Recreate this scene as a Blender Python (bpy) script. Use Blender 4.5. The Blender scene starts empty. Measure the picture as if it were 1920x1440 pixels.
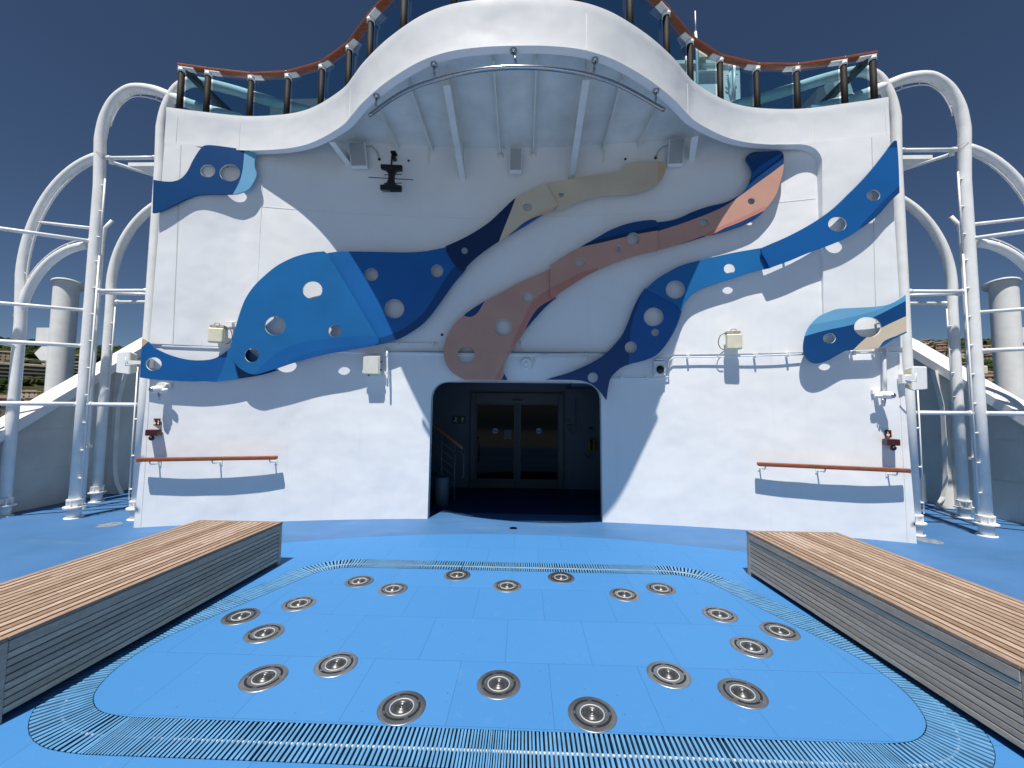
import bpy, bmesh, math, random
from math import sin, cos, tan, pi, radians, sqrt, atan2
from mathutils import Vector, Matrix, noise
from mathutils.geometry import delaunay_2d_cdt

random.seed(7)
scene = bpy.context.scene
COL = scene.collection

# ------------------------------------------------------------------ camera
CAM = Vector((0.1475, 0.0, 1.70))
FPX = 764.19
PITCH, ROLL, YAW = radians(3.6384), radians(0.59), radians(1.8458)
_f0 = Vector((-sin(YAW), cos(YAW), 0)); _r0 = Vector((cos(YAW), sin(YAW), 0)); _u0 = Vector((0, 0, 1))
FWD = cos(PITCH) * _f0 + sin(PITCH) * _u0
_up = -sin(PITCH) * _f0 + cos(PITCH) * _u0
RGT = cos(ROLL) * _r0 + sin(ROLL) * _up
UPV = cos(ROLL) * _up - sin(ROLL) * _r0
cam_data = bpy.data.cameras.new("camera"); cam = bpy.data.objects.new("camera", cam_data); COL.objects.link(cam)
cam_data.sensor_width = 36; cam_data.lens = FPX / 1920 * 36; cam_data.clip_start = 0.05; cam_data.clip_end = 20000
m = Matrix((RGT, UPV, -FWD)).transposed().to_4x4(); m.translation = CAM; cam.matrix_world = m
scene.camera = cam

def ray(px, py): return RGT * ((px - 960) / FPX) - UPV * ((py - 720) / FPX) + FWD
def onz(px, py, z=0.0):
    d = ray(px, py); return CAM + d * ((z - CAM.z) / d.z)
def ony(px, py, y):
    d = ray(px, py); return CAM + d * ((y - CAM.y) / d.y)
def onx(px, py, x):
    d = ray(px, py); return CAM + d * ((x - CAM.x) / d.x)
def ywall(x): return 6.45 - 0.0283 * x * x
def W(px, py, d=0.0):            # measured place on the curved wall, d metres in front of it
    r = ray(px, py); t = 6.0
    for i in range(25):
        x = CAM.x + r.x * t; t = (ywall(x) - d) / r.y
    return CAM + r * t

# ------------------------------------------------------------------ materials
def lin(c):
    return tuple(((v / 255) / 12.92 if v / 255 <= 0.04045 else ((v / 255 + 0.055) / 1.055) ** 2.4) for v in c)
class NT:
    def __init__(s, name):
        s.m = bpy.data.materials.new(name); s.m.use_nodes = True; s.t = s.m.node_tree; s.t.nodes.clear()
        s.out = s.n('ShaderNodeOutputMaterial'); s.b = s.n('ShaderNodeBsdfPrincipled')
        s.l(s.b.outputs[0], s.out.inputs[0])
    def n(s, t): return s.t.nodes.new(t)
    def l(s, a, b): s.t.links.new(a, b)
    def coord(s, scale=(1, 1, 1), loc=(0, 0, 0)):
        g = s.n('ShaderNodeNewGeometry'); mp = s.n('ShaderNodeMapping'); s.l(g.outputs['Position'], mp.inputs[0])
        mp.inputs['Scale'].default_value = scale; mp.inputs['Location'].default_value = loc
        return mp.outputs[0]
    def noise(s, scale, detail=4, rough=.55, co=None):
        n = s.n('ShaderNodeTexNoise'); n.inputs['Scale'].default_value = scale
        n.inputs['Detail'].default_value = detail; n.inputs['Roughness'].default_value = rough
        s.l(co or s.coord(), n.inputs['Vector']); return n.outputs[0]
    def ramp(s, f, stops):
        r = s.n('ShaderNodeValToRGB'); s.l(f, r.inputs[0]); e = r.color_ramp.elements
        while len(e) < len(stops): e.new(0.5)
        for i, (p, c) in enumerate(stops):
            e[i].position = p; e[i].color = (*c, 1) if len(c) == 3 else c
        return r.outputs[0]
    def mix(s, f, a, b, mode='MIX'):
        mx = s.n('ShaderNodeMix'); mx.data_type = 'RGBA'; mx.blend_type = mode
        for v, k in ((f, 0), (a, 6), (b, 7)):
            if hasattr(v, 'links'): s.l(v, mx.inputs[k])
            elif k == 0: mx.inputs[0].default_value = v
            else: mx.inputs[k].default_value = (*v, 1)
        return mx.outputs[2]
    def bump(s, h, strength=.3, dist=.01, prev=None):
        b = s.n('ShaderNodeBump'); b.inputs['Strength'].default_value = strength; b.inputs['Distance'].default_value = dist
        s.l(h, b.inputs['Height'])
        if prev is not None: s.l(prev, b.inputs['Normal'])
        s.l(b.outputs[0], s.b.inputs['Normal']); return b.outputs[0]
    def set(s, col=None, rough=.5, metal=0., spec=.5, **k):
        if col is not None:
            if hasattr(col, 'links'): s.l(col, s.b.inputs['Base Color'])
            else: s.b.inputs['Base Color'].default_value = (*col, 1)
        if hasattr(rough, 'links'): s.l(rough, s.b.inputs['Roughness'])
        else: s.b.inputs['Roughness'].default_value = rough
        s.b.inputs['Metallic'].default_value = metal; s.b.inputs['Specular IOR Level'].default_value = spec
        for a, v in k.items(): s.b.inputs[a].default_value = v
        return s.m

def paint(name, col, rough=.45, var=.06, scale=3., bump=.15, bdist=.004, spec=.5):
    t = NT(name); n = t.noise(scale, 5); n2 = t.noise(scale * 14, 3)
    c2 = tuple(max(0, v * (1 - var * 2.2)) for v in col); c1 = tuple(min(1, v * (1 + var * .6)) for v in col)
    c = t.ramp(n, [(.3, c2), (.65, c1)])
    t.bump(n2, bump, bdist); return t.set(c, rough, spec=spec)

def mat_wall():
    t = NT('white_ship_paint')
    big = t.noise(.9, 3, .5); mid = t.noise(3.2, 4, .55, t.coord((1, 1, .6))); fine = t.noise(55, 4, .6)
    st = t.noise(1.0, 6, .6, t.coord((7, 7, .55)))
    c = t.ramp(mid, [(.25, (.835, .838, .828)), (.7, (.868, .87, .86))])
    c = t.mix(t.ramp(st, [(.58, (0, 0, 0)), (.78, (.16, .16, .16))]), c, (.62, .60, .55))
    rst = t.noise(11, 3, .7)
    c = t.mix(t.ramp(rst, [(.76, (0, 0, 0)), (.80, (.35, .35, .35))]), c, (.5, .42, .33))
    b = t.bump(big, .40, .11); b = t.bump(mid, .08, .02, b); t.bump(fine, .12, .0015, b)
    return t.set(c, t.ramp(mid, [(.3, (.3, .3, .3)), (.7, (.45, .45, .45))]), spec=.45)
M_WALL = mat_wall()
M_WHITE = paint('white_pipe_paint', (.86, .86, .84), .34, .04, 5, .15, .002)
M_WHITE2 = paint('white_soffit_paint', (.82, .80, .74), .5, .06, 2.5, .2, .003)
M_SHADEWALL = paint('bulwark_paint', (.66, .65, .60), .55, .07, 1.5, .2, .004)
M_CREAM = paint('aged_cream_plastic', (.74, .70, .52), .45, .05, 8, .1, .001)
M_BOX = paint('ivory_enclosure', (.70, .71, .62), .4, .04, 9, .1, .001)
M_GREY = paint('grey_speaker_cloth', (.42, .43, .43), .8, .03, 30, .4, .002)
M_DGREY = paint('dark_grey_metal', (.07, .07, .075), .4, .1, 12, .1, .001)
M_BLACK = paint('black_metal', (.008, .008, .009), .45, .1, 12, .1, .001)
M_GAPSHADE = paint('black_gap', (.012, .014, .018), .9, .1, 5, .05, .001)  # flat black painting the shade inside jet slots and bench gaps
M_RED = paint('dark_red_plastic', (.060, .006, .010), .35, .08, 20, .05, .001)
M_SIGNRED = paint('sign_red', (.085, .008, .006), .4, .05, 20, .05, .001)
M_SIGNWHITE = paint('sign_cream', (.78, .72, .55), .5, .05, 20, .05, .001)
M_GREEN = paint('sign_green', (.008, .05, .022), .4, .05, 20, .05, .001)
M_YELLOW = paint('yellow_plastic', (.22, .16, .01), .4, .05, 12, .05, .001)
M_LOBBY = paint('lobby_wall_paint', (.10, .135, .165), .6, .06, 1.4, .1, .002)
M_LOBBYFLOOR = paint('lobby_floor_shade_blue', (.012, .03, .11), .6, .1, 2, .2, .002)  # deck blue darkened, the lobby's shade is painted into it
M_HATCH = paint('grey_roof_plate', (.10, .12, .15), .6, .06, 3, .1, .002)

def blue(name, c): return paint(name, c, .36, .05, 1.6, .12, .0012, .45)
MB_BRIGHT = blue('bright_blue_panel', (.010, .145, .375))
MB_BRIGHT2 = blue('bright_blue_shade_band', (.006, .118, .36))  # painted facet shade on the big panel, plain base of its neighbour
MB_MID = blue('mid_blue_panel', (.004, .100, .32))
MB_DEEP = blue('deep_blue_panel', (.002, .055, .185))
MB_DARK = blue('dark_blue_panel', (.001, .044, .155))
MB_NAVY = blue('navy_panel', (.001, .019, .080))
MB_LIGHT = blue('light_blue_panel', (.17, .41, .62))
MB_LIGHT2 = blue('pale_blue_panel', (.10, .33, .56))
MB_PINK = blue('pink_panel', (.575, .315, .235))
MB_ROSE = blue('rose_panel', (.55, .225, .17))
MB_CREAM = blue('cream_panel', (.66, .55, .41))
MB_PEACH = blue('peach_panel', (.68, .45, .27))

def steel(name, col=(.5, .5, .5), rough=.28, metal=1.0):
    t = NT(name); n = t.noise(60, 3, .5, t.coord((1, 1, 1)))
    c = t.ramp(n, [(.3, tuple(v * .75 for v in col)), (.7, col)])
    t.bump(n, .08, .0006)
    return t.set(c, rough, metal)
M_STEEL = steel('stainless_steel', (.52, .52, .52), .2)
def mat_brushed():                                        # radially machined steel of the jet rings
    t = NT('brushed_jet_steel'); tc = t.n('ShaderNodeTexCoord')
    ln = t.n('ShaderNodeVectorMath'); ln.operation = 'LENGTH'
    t.l(tc.outputs['Object'], ln.inputs[0])
    n = t.n('ShaderNodeTexNoise'); n.noise_dimensions = '1D'; n.inputs['Scale'].default_value = 900; n.inputs['Detail'].default_value = 2
    t.l(ln.outputs['Value'], n.inputs['W'])
    c = t.ramp(n.outputs[0], [(.3, (.165, .175, .19)), (.7, (.28, .295, .31))])
    oi = t.n('ShaderNodeObjectInfo'); tar = t.noise(30, 4, .6)
    c = t.mix(1.0, c, t.ramp(oi.outputs['Random'], [(0, (.60, .60, .62)), (1, (1.15, 1.15, 1.15))]), 'MULTIPLY')
    c = t.mix(t.ramp(tar, [(.5, (0, 0, 0)), (.75, (.5, .5, .5))]), c, (.09, .094, .098))
    t.bump(n.outputs[0], .35, .0006)
    tg = t.n('ShaderNodeTangent'); tg.direction_type = 'RADIAL'; tg.axis = 'Z'; t.l(tg.outputs[0], t.b.inputs['Tangent'])
    m = t.set(c, .36, .62); t.b.inputs['Anisotropic'].default_value = .6; return m
M_JET = mat_brushed()
M_JETDARK = steel('worn_nozzle_steel', (.11, .115, .12), .38, .7)
M_JETLIGHT = paint('white_seal_ring', (.50, .50, .47), .5, .05, 20, .05, .001)

def mat_tiles():
    t = NT('light_blue_rubber_tiles')
    br = t.n('ShaderNodeTexBrick'); t.l(t.coord((1, 1, 1), (-.32, -2.285 + .565, 0)), br.inputs['Vector'])
    br.inputs['Scale'].default_value = 1; br.inputs['Brick Width'].default_value = .585; br.inputs['Row Height'].default_value = .565
    br.inputs['Mortar Size'].default_value = .0022; br.inputs['Mortar Smooth'].default_value = .1; br.inputs['Bias'].default_value = 0
    br.offset = .5
    A = (.048, .195, .450); B = (.054, .207, .468)
    br.inputs['Color1'].default_value = (*A, 1); br.inputs['Color2'].default_value = (*B, 1); br.inputs['Mortar'].default_value = (.035, .13, .30, 1)
    n = t.noise(1.7, 6, .6); c = t.mix(t.ramp(n, [(.35, (.25, .25, .25)), (.7, (0, 0, 0))]), br.outputs[0], (.045, .19, .44))
    d = t.noise(9, 5, .75); c = t.mix(t.ramp(d, [(.58, (0, 0, 0)), (.74, (.30, .30, .30))]), c, (.14, .26, .42))
    sp = t.noise(38, 2, .5); c = t.mix(t.ramp(sp, [(.72, (0, 0, 0)), (.76, (.55, .55, .55))]), c, (.03, .09, .22))
    f = t.noise(260, 2, .7); b = t.bump(f, .35, .0015)
    f2 = t.bump(br.outputs[1], -.6, .002, b)
    return t.set(c, .72, spec=.3)
M_TILE = mat_tiles()
def mat_deck():
    t = NT('blue_deck_paint'); n = t.noise(1.1, 6, .62); s = t.noise(2.2, 5, .6, t.coord((.35, 1.6, 1)))
    c = t.ramp(n, [(.3, (.044, .138, .30)), (.7, (.066, .178, .385))])
    c = t.mix(t.ramp(s, [(.55, (0, 0, 0)), (.72, (.35, .35, .35))]), c, (.14, .24, .37))
    g = t.noise(190, 3, .7); c = t.mix(t.ramp(g, [(.35, (.35, .35, .35)), (.6, (0, 0, 0))]), c, (.05, .12, .23))
    t.bump(g, .5, .002); return t.set(c, .6, spec=.35)
M_DECK = mat_deck()
M_SLAT = paint('pale_blue_grate_plastic', (.11, .295, .52), .4, .10, 9, .1, .001)
M_TROUGH = paint('trough_shaded_steel', (.018, .03, .045), .7, .3, 6, .2, .002)  # darkened so the shade between the grate slats is in the colour

def mat_teak(name, a, b, dark, sx=(1, 1, 1)):
    t = NT(name)
    oi = t.n('ShaderNodeNewGeometry')
    rnd = oi.outputs['Random Per Island']
    g = t.noise(9, 6, .65, t.coord((6, .55, 6))); g2 = t.noise(40, 4, .6, t.coord((6, .6, 6)))
    c = t.mix(rnd, a, b); c = t.mix(t.ramp(g, [(.35, (.55, .55, .55)), (.62, (0, 0, 0))]), c, dark)
    c = t.mix(t.ramp(g2, [(.45, (0, 0, 0)), (.75, (.35, .35, .35))]), c, tuple(min(1, v * 1.35 + .05) for v in a))
    t.bump(g2, .3, .0015); return t.set(c, .62, spec=.3)
M_TEAK = mat_teak('weathered_teak', (.50, .385, .30), (.25, .155, .10), (.18, .10, .055))
M_TEAKSIDE = mat_teak('grey_weathered_teak', (.66, .53, .41), (.42, .34, .27), (.30, .20, .13))
def mat_varn():
    t = NT('varnished_wood'); g = t.noise(12, 5, .6, t.coord((.6, 3, 8)))
    c = t.ramp(g, [(.3, (.17, .045, .018)), (.7, (.32, .095, .038))]); return t.set(c, .3)
M_VARN = mat_varn()

def mat_glass(name, col, rough=.02):
    t = NT(name); t.t.nodes.remove(t.b)
    tr = t.n('ShaderNodeBsdfTransparent'); tr.inputs[0].default_value = (*col, 1)
    gl = t.n('ShaderNodeBsdfGlossy'); gl.inputs['Roughness'].default_value = rough; gl.inputs[0].default_value = (.9, .95, 1, 1)
    fr = t.n('ShaderNodeFresnel'); fr.inputs[0].default_value = 1.45
    mx = t.n('ShaderNodeMixShader'); ge = t.n('ShaderNodeNewGeometry'); iv = t.n('ShaderNodeMath'); iv.operation = 'SUBTRACT'; iv.inputs[0].default_value = 1; t.l(ge.outputs['Backfacing'], iv.inputs[1]); mu = t.n('ShaderNodeMath'); mu.operation = 'MULTIPLY'; t.l(fr.outputs[0], mu.inputs[0]); t.l(iv.outputs[0], mu.inputs[1]); t.l(mu.outputs[0], mx.inputs[0]); t.l(tr.outputs[0], mx.inputs[1]); t.l(gl.outputs[0], mx.inputs[2])
    t.l(mx.outputs[0], t.out.inputs[0]); return t.m
M_GLASS = mat_glass('tinted_balustrade_glass', (.60, .78, .84))
def mat_doorglass():
    t = NT('dark_door_glass'); n = t.noise(2, 2)
    return t.set((.002, .003, .004), .06, spec=.12)
M_DOORGLASS = mat_doorglass()

# ------------------------------------------------------------------ mesh helpers
def obj(name, me, parent=None, loc=None):
    o = bpy.data.objects.new(name, me); COL.objects.link(o)
    if parent is not None: o.parent = parent
    if loc is not None: o.location = loc
    return o
def empty(name, loc=(0, 0, 0)):
    o = bpy.data.objects.new(name, None); o.empty_display_size = .2; COL.objects.link(o); o.location = loc; return o
def tag(o, label, cat, group=None, kind=None):
    o['label'] = label; o['category'] = cat
    if group: o['group'] = group
    if kind: o['kind'] = kind
    return o
def struct(o, label=None, kind='structure'):
    o['kind'] = kind
    if label: o['label'] = label
    return o

class MB:
    """collects shapes; build() links them as ONE mesh object. origin = world place of the thing's base."""
    def __init__(s, origin=(0, 0, 0)): s.bm = bmesh.new(); s.o = Vector(origin); s.mi = 0
    def _fin(s, faces):
        for f in faces: f.material_index = s.mi
    def poly(s, pts):
        vs = [s.bm.verts.new(Vector(p) - s.o) for p in pts]; f = s.bm.faces.new(vs); f.material_index = s.mi; return f
    def hexa(s, p):          # 8 points: bottom loop 0-3, top loop 4-7
        v = [s.bm.verts.new(Vector(q) - s.o) for q in p]
        for idx in ((3, 2, 1, 0), (4, 5, 6, 7), (0, 1, 5, 4), (1, 2, 6, 5), (2, 3, 7, 6), (3, 0, 4, 7)):
            f = s.bm.faces.new([v[i] for i in idx]); f.material_index = s.mi
    def box(s, x0, x1, y0, y1, z0, z1):
        s.hexa([(x0, y0, z0), (x1, y0, z0), (x1, y1, z0), (x0, y1, z0), (x0, y0, z1), (x1, y0, z1), (x1, y1, z1), (x0, y1, z1)])
    def obox(s, c, ax, ay, az, hx, hy, hz):   # oriented box: centre, unit axes, half sizes
        c = Vector(c); ax, ay, az = Vector(ax).normalized() * hx, Vector(ay).normalized() * hy, Vector(az).normalized() * hz
        s.hexa([c - ax - ay - az, c + ax - ay - az, c + ax + ay - az, c - ax + ay - az, c - ax - ay + az, c + ax - ay + az, c + ax + ay + az, c - ax + ay + az])
    def bar(s, a, b, w, h, up=(0, 0, 1)):
        a, b = Vector(a), Vector(b); d = (b - a); L = d.length; d.normalize(); up = Vector(up)
        sx = d.cross(up).normalized(); sz = sx.cross(d)
        s.obox((a + b) / 2, d, sx, sz, L / 2, w / 2, h / 2)
    def tube(s, pts, r, n=12, caps=True, closed=False):
        pts = [Vector(p) - s.o for p in pts]; N = len(pts); rings = []
        rr = r if isinstance(r, (list, tuple)) else [r] * N
        T = []
        for i in range(N):
            if closed: d = pts[(i + 1) % N] - pts[i - 1]
            else: d = pts[min(i + 1, N - 1)] - pts[max(i - 1, 0)]
            T.append(d.normalized())
        u = T[0].cross(Vector((0, 0, 1)));
        if u.length < .05: u = T[0].cross(Vector((1, 0, 0)))
        u.normalize()
        for i in range(N):
            u = (u - T[i] * u.dot(T[i])).normalized(); v = T[i].cross(u)
            rings.append([s.bm.verts.new(pts[i] + (u * cos(2 * pi * k / n) + v * sin(2 * pi * k / n)) * rr[i]) for k in range(n)])
        for i in range(N if closed else N - 1):
            A, B = rings[i], rings[(i + 1) % N]
            for k in range(n):
                f = s.bm.faces.new((A[k], A[(k + 1) % n], B[(k + 1) % n], B[k])); f.smooth = True; f.material_index = s.mi
        if caps and not closed:
            f = s.bm.faces.new(rings[0][::-1]); f.material_index = s.mi
            f = s.bm.faces.new(rings[-1]); f.material_index = s.mi
    def cyl(s, a, b, r, n=20, r2=None): s.tube([a, b], [r, r if r2 is None else r2], n)
    def lathe(s, prof, c=(0, 0, 0), ax=(0, 0, 1), n=32, smooth=True):   # prof: (radius, height)
        c = Vector(c); ax = Vector(ax).normalized(); u = ax.cross(Vector((0, 1, 0)))
        if u.length < .1: u = ax.cross(Vector((1, 0, 0)))
        u.normalize(); v = ax.cross(u); rings = []
        for (r, h) in prof:
            if r < 1e-6: rings.append([s.bm.verts.new(c + ax * h - s.o)])
            else: rings.append([s.bm.verts.new(c + ax * h + (u * cos(2 * pi * k / n) + v * sin(2 * pi * k / n)) * r - s.o) for k in range(n)])
        for A, B in zip(rings, rings[1:]):
            for k in range(n):
                k2 = (k + 1) % n
                if len(A) == 1 and len(B) == 1: continue
                if len(A) == 1: f = s.bm.faces.new((A[0], B[k], B[k2]))
                elif len(B) == 1: f = s.bm.faces.new((A[k], A[k2], B[0]))
                else: f = s.bm.faces.new((A[k], A[k2], B[k2], B[k]))
                f.smooth = smooth; f.material_index = s.mi
    def build(s, name, mats, parent=None, bevel=0, recalc=True):
        if recalc: bmesh.ops.recalc_face_normals(s.bm, faces=s.bm.faces)
        me = bpy.data.meshes.new(name); s.bm.to_mesh(me); s.bm.free()
        for m_ in (mats if isinstance(mats, (list, tuple)) else [mats]): me.materials.append(m_)
        o = obj(name, me, parent)
        if parent is None: o.location = s.o
        if bevel:
            b = o.modifiers.new('bevel', 'BEVEL'); b.width = bevel; b.segments = 2; b.limit_method = 'ANGLE'; b.angle_limit = radians(40)
        return o

def smooth_path(pts, closed=True, step=None, seg=5):
    """Catmull-Rom through points; a 3rd value marks a sharp corner"""
    P = [Vector((p[0], p[1])) for p in pts]; C = [len(p) > 2 for p in pts]; N = len(P); out = []
    rng = range(N) if closed else range(N - 1)
    for i in rng:
        p1, p2 = P[i], P[(i + 1) % N]
        p0 = P[i - 1] if (closed or i > 0) else p1; p3 = P[(i + 2) % N] if (closed or i + 2 < N) else p2
        if C[i]: p0 = p1 + (p1 - p2) * .0 + (p1 - p1)
        if C[(i + 1) % N]: p3 = p2
        n = seg if step is None else max(1, int((p2 - p1).length / step))
        for k in range(n):
            t = k / n
            q = .5 * ((2 * p1) + (p2 - p0) * t + (2 * p0 - 5 * p1 + 4 * p2 - p3) * t * t + (3 * p1 - p0 - 3 * p2 + p3) * t ** 3)
            out.append(q)
    if not closed: out.append(P[-1])
    return out
def inside(p, poly):
    x, y = p[0], p[1]; c = False; n = len(poly); j = n - 1
    for i in range(n):
        xi, yi = poly[i][0], poly[i][1]; xj, yj = poly[j][0], poly[j][1]
        if ((yi > y) != (yj > y)) and (x < (xj - xi) * (y - yi) / (yj - yi + 1e-12) + xi): c = not c
        j = i
    return c

def sheet(name, outline, holes, zones, mats, fn, thick_fn=None, grid=0, parent=None, origin=(0, 0, 0), lines=(), smooth=False, edge_mat=None, hole_mat=None):
    """flat outline with holes -> triangles mapped by fn(x,y)->Vector. zones: [(poly, mat index)]"""
    pts, edges = [], []
    def loop(L, close=True):
        b = len(pts); pts.extend(Vector((q[0], q[1])) for q in L)
        edges.extend((b + i, b + i + 1) for i in range(len(L) - 1))
        if close: edges.append((b + len(L) - 1, b))
    loop(outline)
    for h in holes: loop(h)
    for z, mi in zones: loop(z)
    for l in lines: loop(l, False)
    if grid:
        xs = [p[0] for p in outline]; ys = [p[1] for p in outline]
        nx = int((max(xs) - min(xs)) / grid); ny = int((max(ys) - min(ys)) / grid)
        for i in range(1, nx + 1):
            for j in range(1, ny + 1):
                q = Vector((min(xs) + grid * (i + .013 * (j % 3)), min(ys) + grid * (j + .011 * (i % 3))))
                if inside(q, outline) and not any(inside(q, h) for h in holes): pts.append(q)
    vs, es, fs, ov, oe, of = delaunay_2d_cdt(pts, edges, [], 0, 1e-5)
    bm = bmesh.new(); O = Vector(origin)
    used = {}; faces = []
    for f in fs:
        c = (vs[f[0]] + vs[f[1]] + vs[f[2]]) / 3
        if not inside(c, outline) or any(inside(c, h) for h in holes): continue
        mi = 0
        for z, k in zones:
            if inside(c, z): mi = k
        loopv = []
        for i in f:
            if i not in used: used[i] = bm.verts.new(fn(vs[i].x, vs[i].y) - O)
            loopv.append(used[i])
        try: bf = bm.faces.new(loopv)
        except ValueError: continue
        bf.material_index = mi; bf.smooth = smooth; faces.append(bf)
    bmesh.ops.recalc_face_normals(bm, faces=bm.faces)
    if thick_fn is not None:
        bnd = [e for e in bm.edges if len(e.link_faces) == 1]
        T = thick_fn
        back = {}; inv = {v: vs[i] for i, v in used.items()}
        for i, v in list(used.items()):
            back[v] = bm.verts.new(v.co + T)
        for f in list(faces):
            nf = bm.faces.new([back[v] for v in f.verts][::-1]); nf.material_index = f.material_index if edge_mat is None else edge_mat; nf.smooth = smooth
        for e in bnd:
            a, b = e.verts; mi = e.link_faces[0].material_index if edge_mat is None else edge_mat
            if hole_mat is not None:
                mp = (inv[a] + inv[b]) / 2
                for h in holes:
                    hx, hy = sum(q[0] for q in h) / len(h), sum(q[1] for q in h) / len(h)
                    if inside((hx + (mp.x - hx) * .97, hy + (mp.y - hy) * .97), h): mi = hole_mat
            try: nf = bm.faces.new((a, b, back[b], back[a])); nf.material_index = mi
            except ValueError: pass
        bmesh.ops.recalc_face_normals(bm, faces=bm.faces)
    me = bpy.data.meshes.new(name); bm.to_mesh(me); bm.free()
    for m_ in mats: me.materials.append(m_)
    o = obj(name, me, parent)
    if parent is None: o.location = O
    return o
def up_normals(o):
    me = o.data
    s = sum(p.normal.z * p.area for p in me.polygons)
    if s < 0: me.flip_normals()
def front_normals(o):
    me = o.data
    if sum(p.normal.y * p.area for p in me.polygons) > 0: me.flip_normals()
def ell(cx, cy, rx, ry, n=32): return [(cx + rx * cos(2 * pi * k / n), cy + ry * sin(2 * pi * k / n)) for k in range(n)]

# ------------------------------------------------------------------ light and sky
SUN = Vector((-.095, -.405, 1.0)).normalized()
EL = math.asin(SUN.z); ROT = atan2(SUN.x, SUN.y)
world = bpy.data.worlds.new("World"); scene.world = world; world.use_nodes = True
wt = world.node_tree; wt.nodes.clear()
sky = wt.nodes.new('ShaderNodeTexSky'); sky.sky_type = 'NISHITA'; sky.sun_disc = False
sky.sun_elevation = EL; sky.sun_rotation = ROT; sky.altitude = 1500; sky.air_density = .9; sky.dust_density = .1; sky.ozone_density = 5.5
bg = wt.nodes.new('ShaderNodeBackground'); bg.inputs[1].default_value = 0.044
wo = wt.nodes.new('ShaderNodeOutputWorld'); wt.links.new(sky.outputs[0], bg.inputs[0]); wt.links.new(bg.outputs[0], wo.inputs[0])
sl = bpy.data.lights.new("sun", 'SUN'); sl.energy = 4.8; sl.angle = radians(.53); sl.color = (1.0, .965, .91)
so = bpy.data.objects.new("sun", sl); COL.objects.link(so); so.rotation_euler = SUN.to_track_quat('Z', 'Y').to_euler()
scene.view_settings.view_transform = 'Standard'; scene.view_settings.look = 'None'
scene.view_settings.exposure = 0.3; scene.view_settings.gamma = 1.0
scene.cycles.max_bounces = 8

# ------------------------------------------------------------------ play-area drain loop curves
half = [(0, 4.408), (1.50, 4.408), (1.72, 4.402), (1.88, 4.34), (2.0, 4.21), (2.11, 3.94), (2.24, 3.62), (2.36, 3.33), (2.46, 3.06),
        (2.492, 2.85), (2.468, 2.64), (2.39, 2.46), (2.28, 2.35), (2.15, 2.29), (1.98, 2.27), (0, 2.27)]
loopin = [(x, y, 1) if k in (0, 1, 14, 15) else (x, y) for k, (x, y) in enumerate(half)] + [(-x, y, 1) if k in (1, 14) else (-x, y) for k, (x, y) in list(enumerate(half))[::-1][1:-1]]
RIN = smooth_path(loopin, True, step=.0226)
def normals2(R):
    n = len(R); out = []
    for i in range(n):
        t = (R[(i + 6) % n] - R[i - 6]); out.append(Vector((-t.y, t.x)).normalized())
    return out
_n = normals2(RIN)
if inside(RIN[0] + _n[0] * .05, RIN): _n = [-v for v in _n]
WID = .245
ROUT = [p + n * WID for p, n in zip(RIN, _n)]

# deck (painted steel), tiles, trough
arc = [(x / 10, 5.672 - .066 * (x / 10) ** 2) for x in range(-31, 32)]
tile_out = [(-3.1, -.7), (3.1, -.7)] + arc[::-1]
deck_out = [(-7.95, -.9), (7.95, -.9), (7.95, 12), (-7.95, 12)]
def flat(z): return lambda x, y: Vector((x, y, z))
hole_deck = [tuple(p) for p in ROUT[::3]]
dk = sheet('deck', deck_out, [hole_deck], [], [M_DECK], flat(0)); up_normals(dk); struct(dk, 'blue painted open deck around the play area')
M_REARBOUNCE = paint('grey_bounce_deck', (.40, .385, .36), .7, .08, 1.5)  # unseen surface, kept pale to bounce neutral light onto the shaded wall
tk = sheet('rear_bounce_deck', [(-7.95, -16), (7.95, -16), (7.95, -.9), (-7.95, -.9)], [], [], [M_REARBOUNCE], flat(0)); up_normals(tk); struct(tk, 'unseen light grey deck added behind the viewer for bounce light')
to = sheet('tile_floor', tile_out, [[tuple(p) for p in ROUT[::2]]], [], [M_TILE], flat(.006)); up_normals(to); struct(to, 'light blue rubber tile floor around the drain loop')
ti = sheet('tile_floor', [tuple(p) for p in RIN[::2]], [], [], [M_TILE], flat(.006)); up_normals(ti); struct(ti, 'light blue rubber tile floor inside the drain loop')
tb = MB(); inn = [p - n * .01 for p, n in zip(RIN, _n)][::4]; oo = [p + n * (WID + .01) for p, n in zip(RIN, _n)][::4]; K = len(inn)
for i in range(K):
    j = (i + 1) % K; a, b, c, d = inn[i], inn[j], oo[j], oo[i]; D = -.11
    tb.poly([(a.x, a.y, D), (b.x, b.y, D), (c.x, c.y, D), (d.x, d.y, D)])
    tb.poly([(a.x, a.y, D), (b.x, b.y, D), (b.x, b.y, .004), (a.x, a.y, .004)]); tb.poly([(c.x, c.y, D), (d.x, d.y, D), (d.x, d.y, -.002), (c.x, c.y, -.002)])
gr = empty('drain_grating', (0, 3.3, 0)); tag(gr, 'pale blue slatted drain grating forming a rounded loop around the water jets', 'grating')
o = tb.build('trough', M_TROUGH, gr); o.location = (0, -3.3, 0)
N = len(RIN); SEC = 22; per = N / SEC
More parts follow.
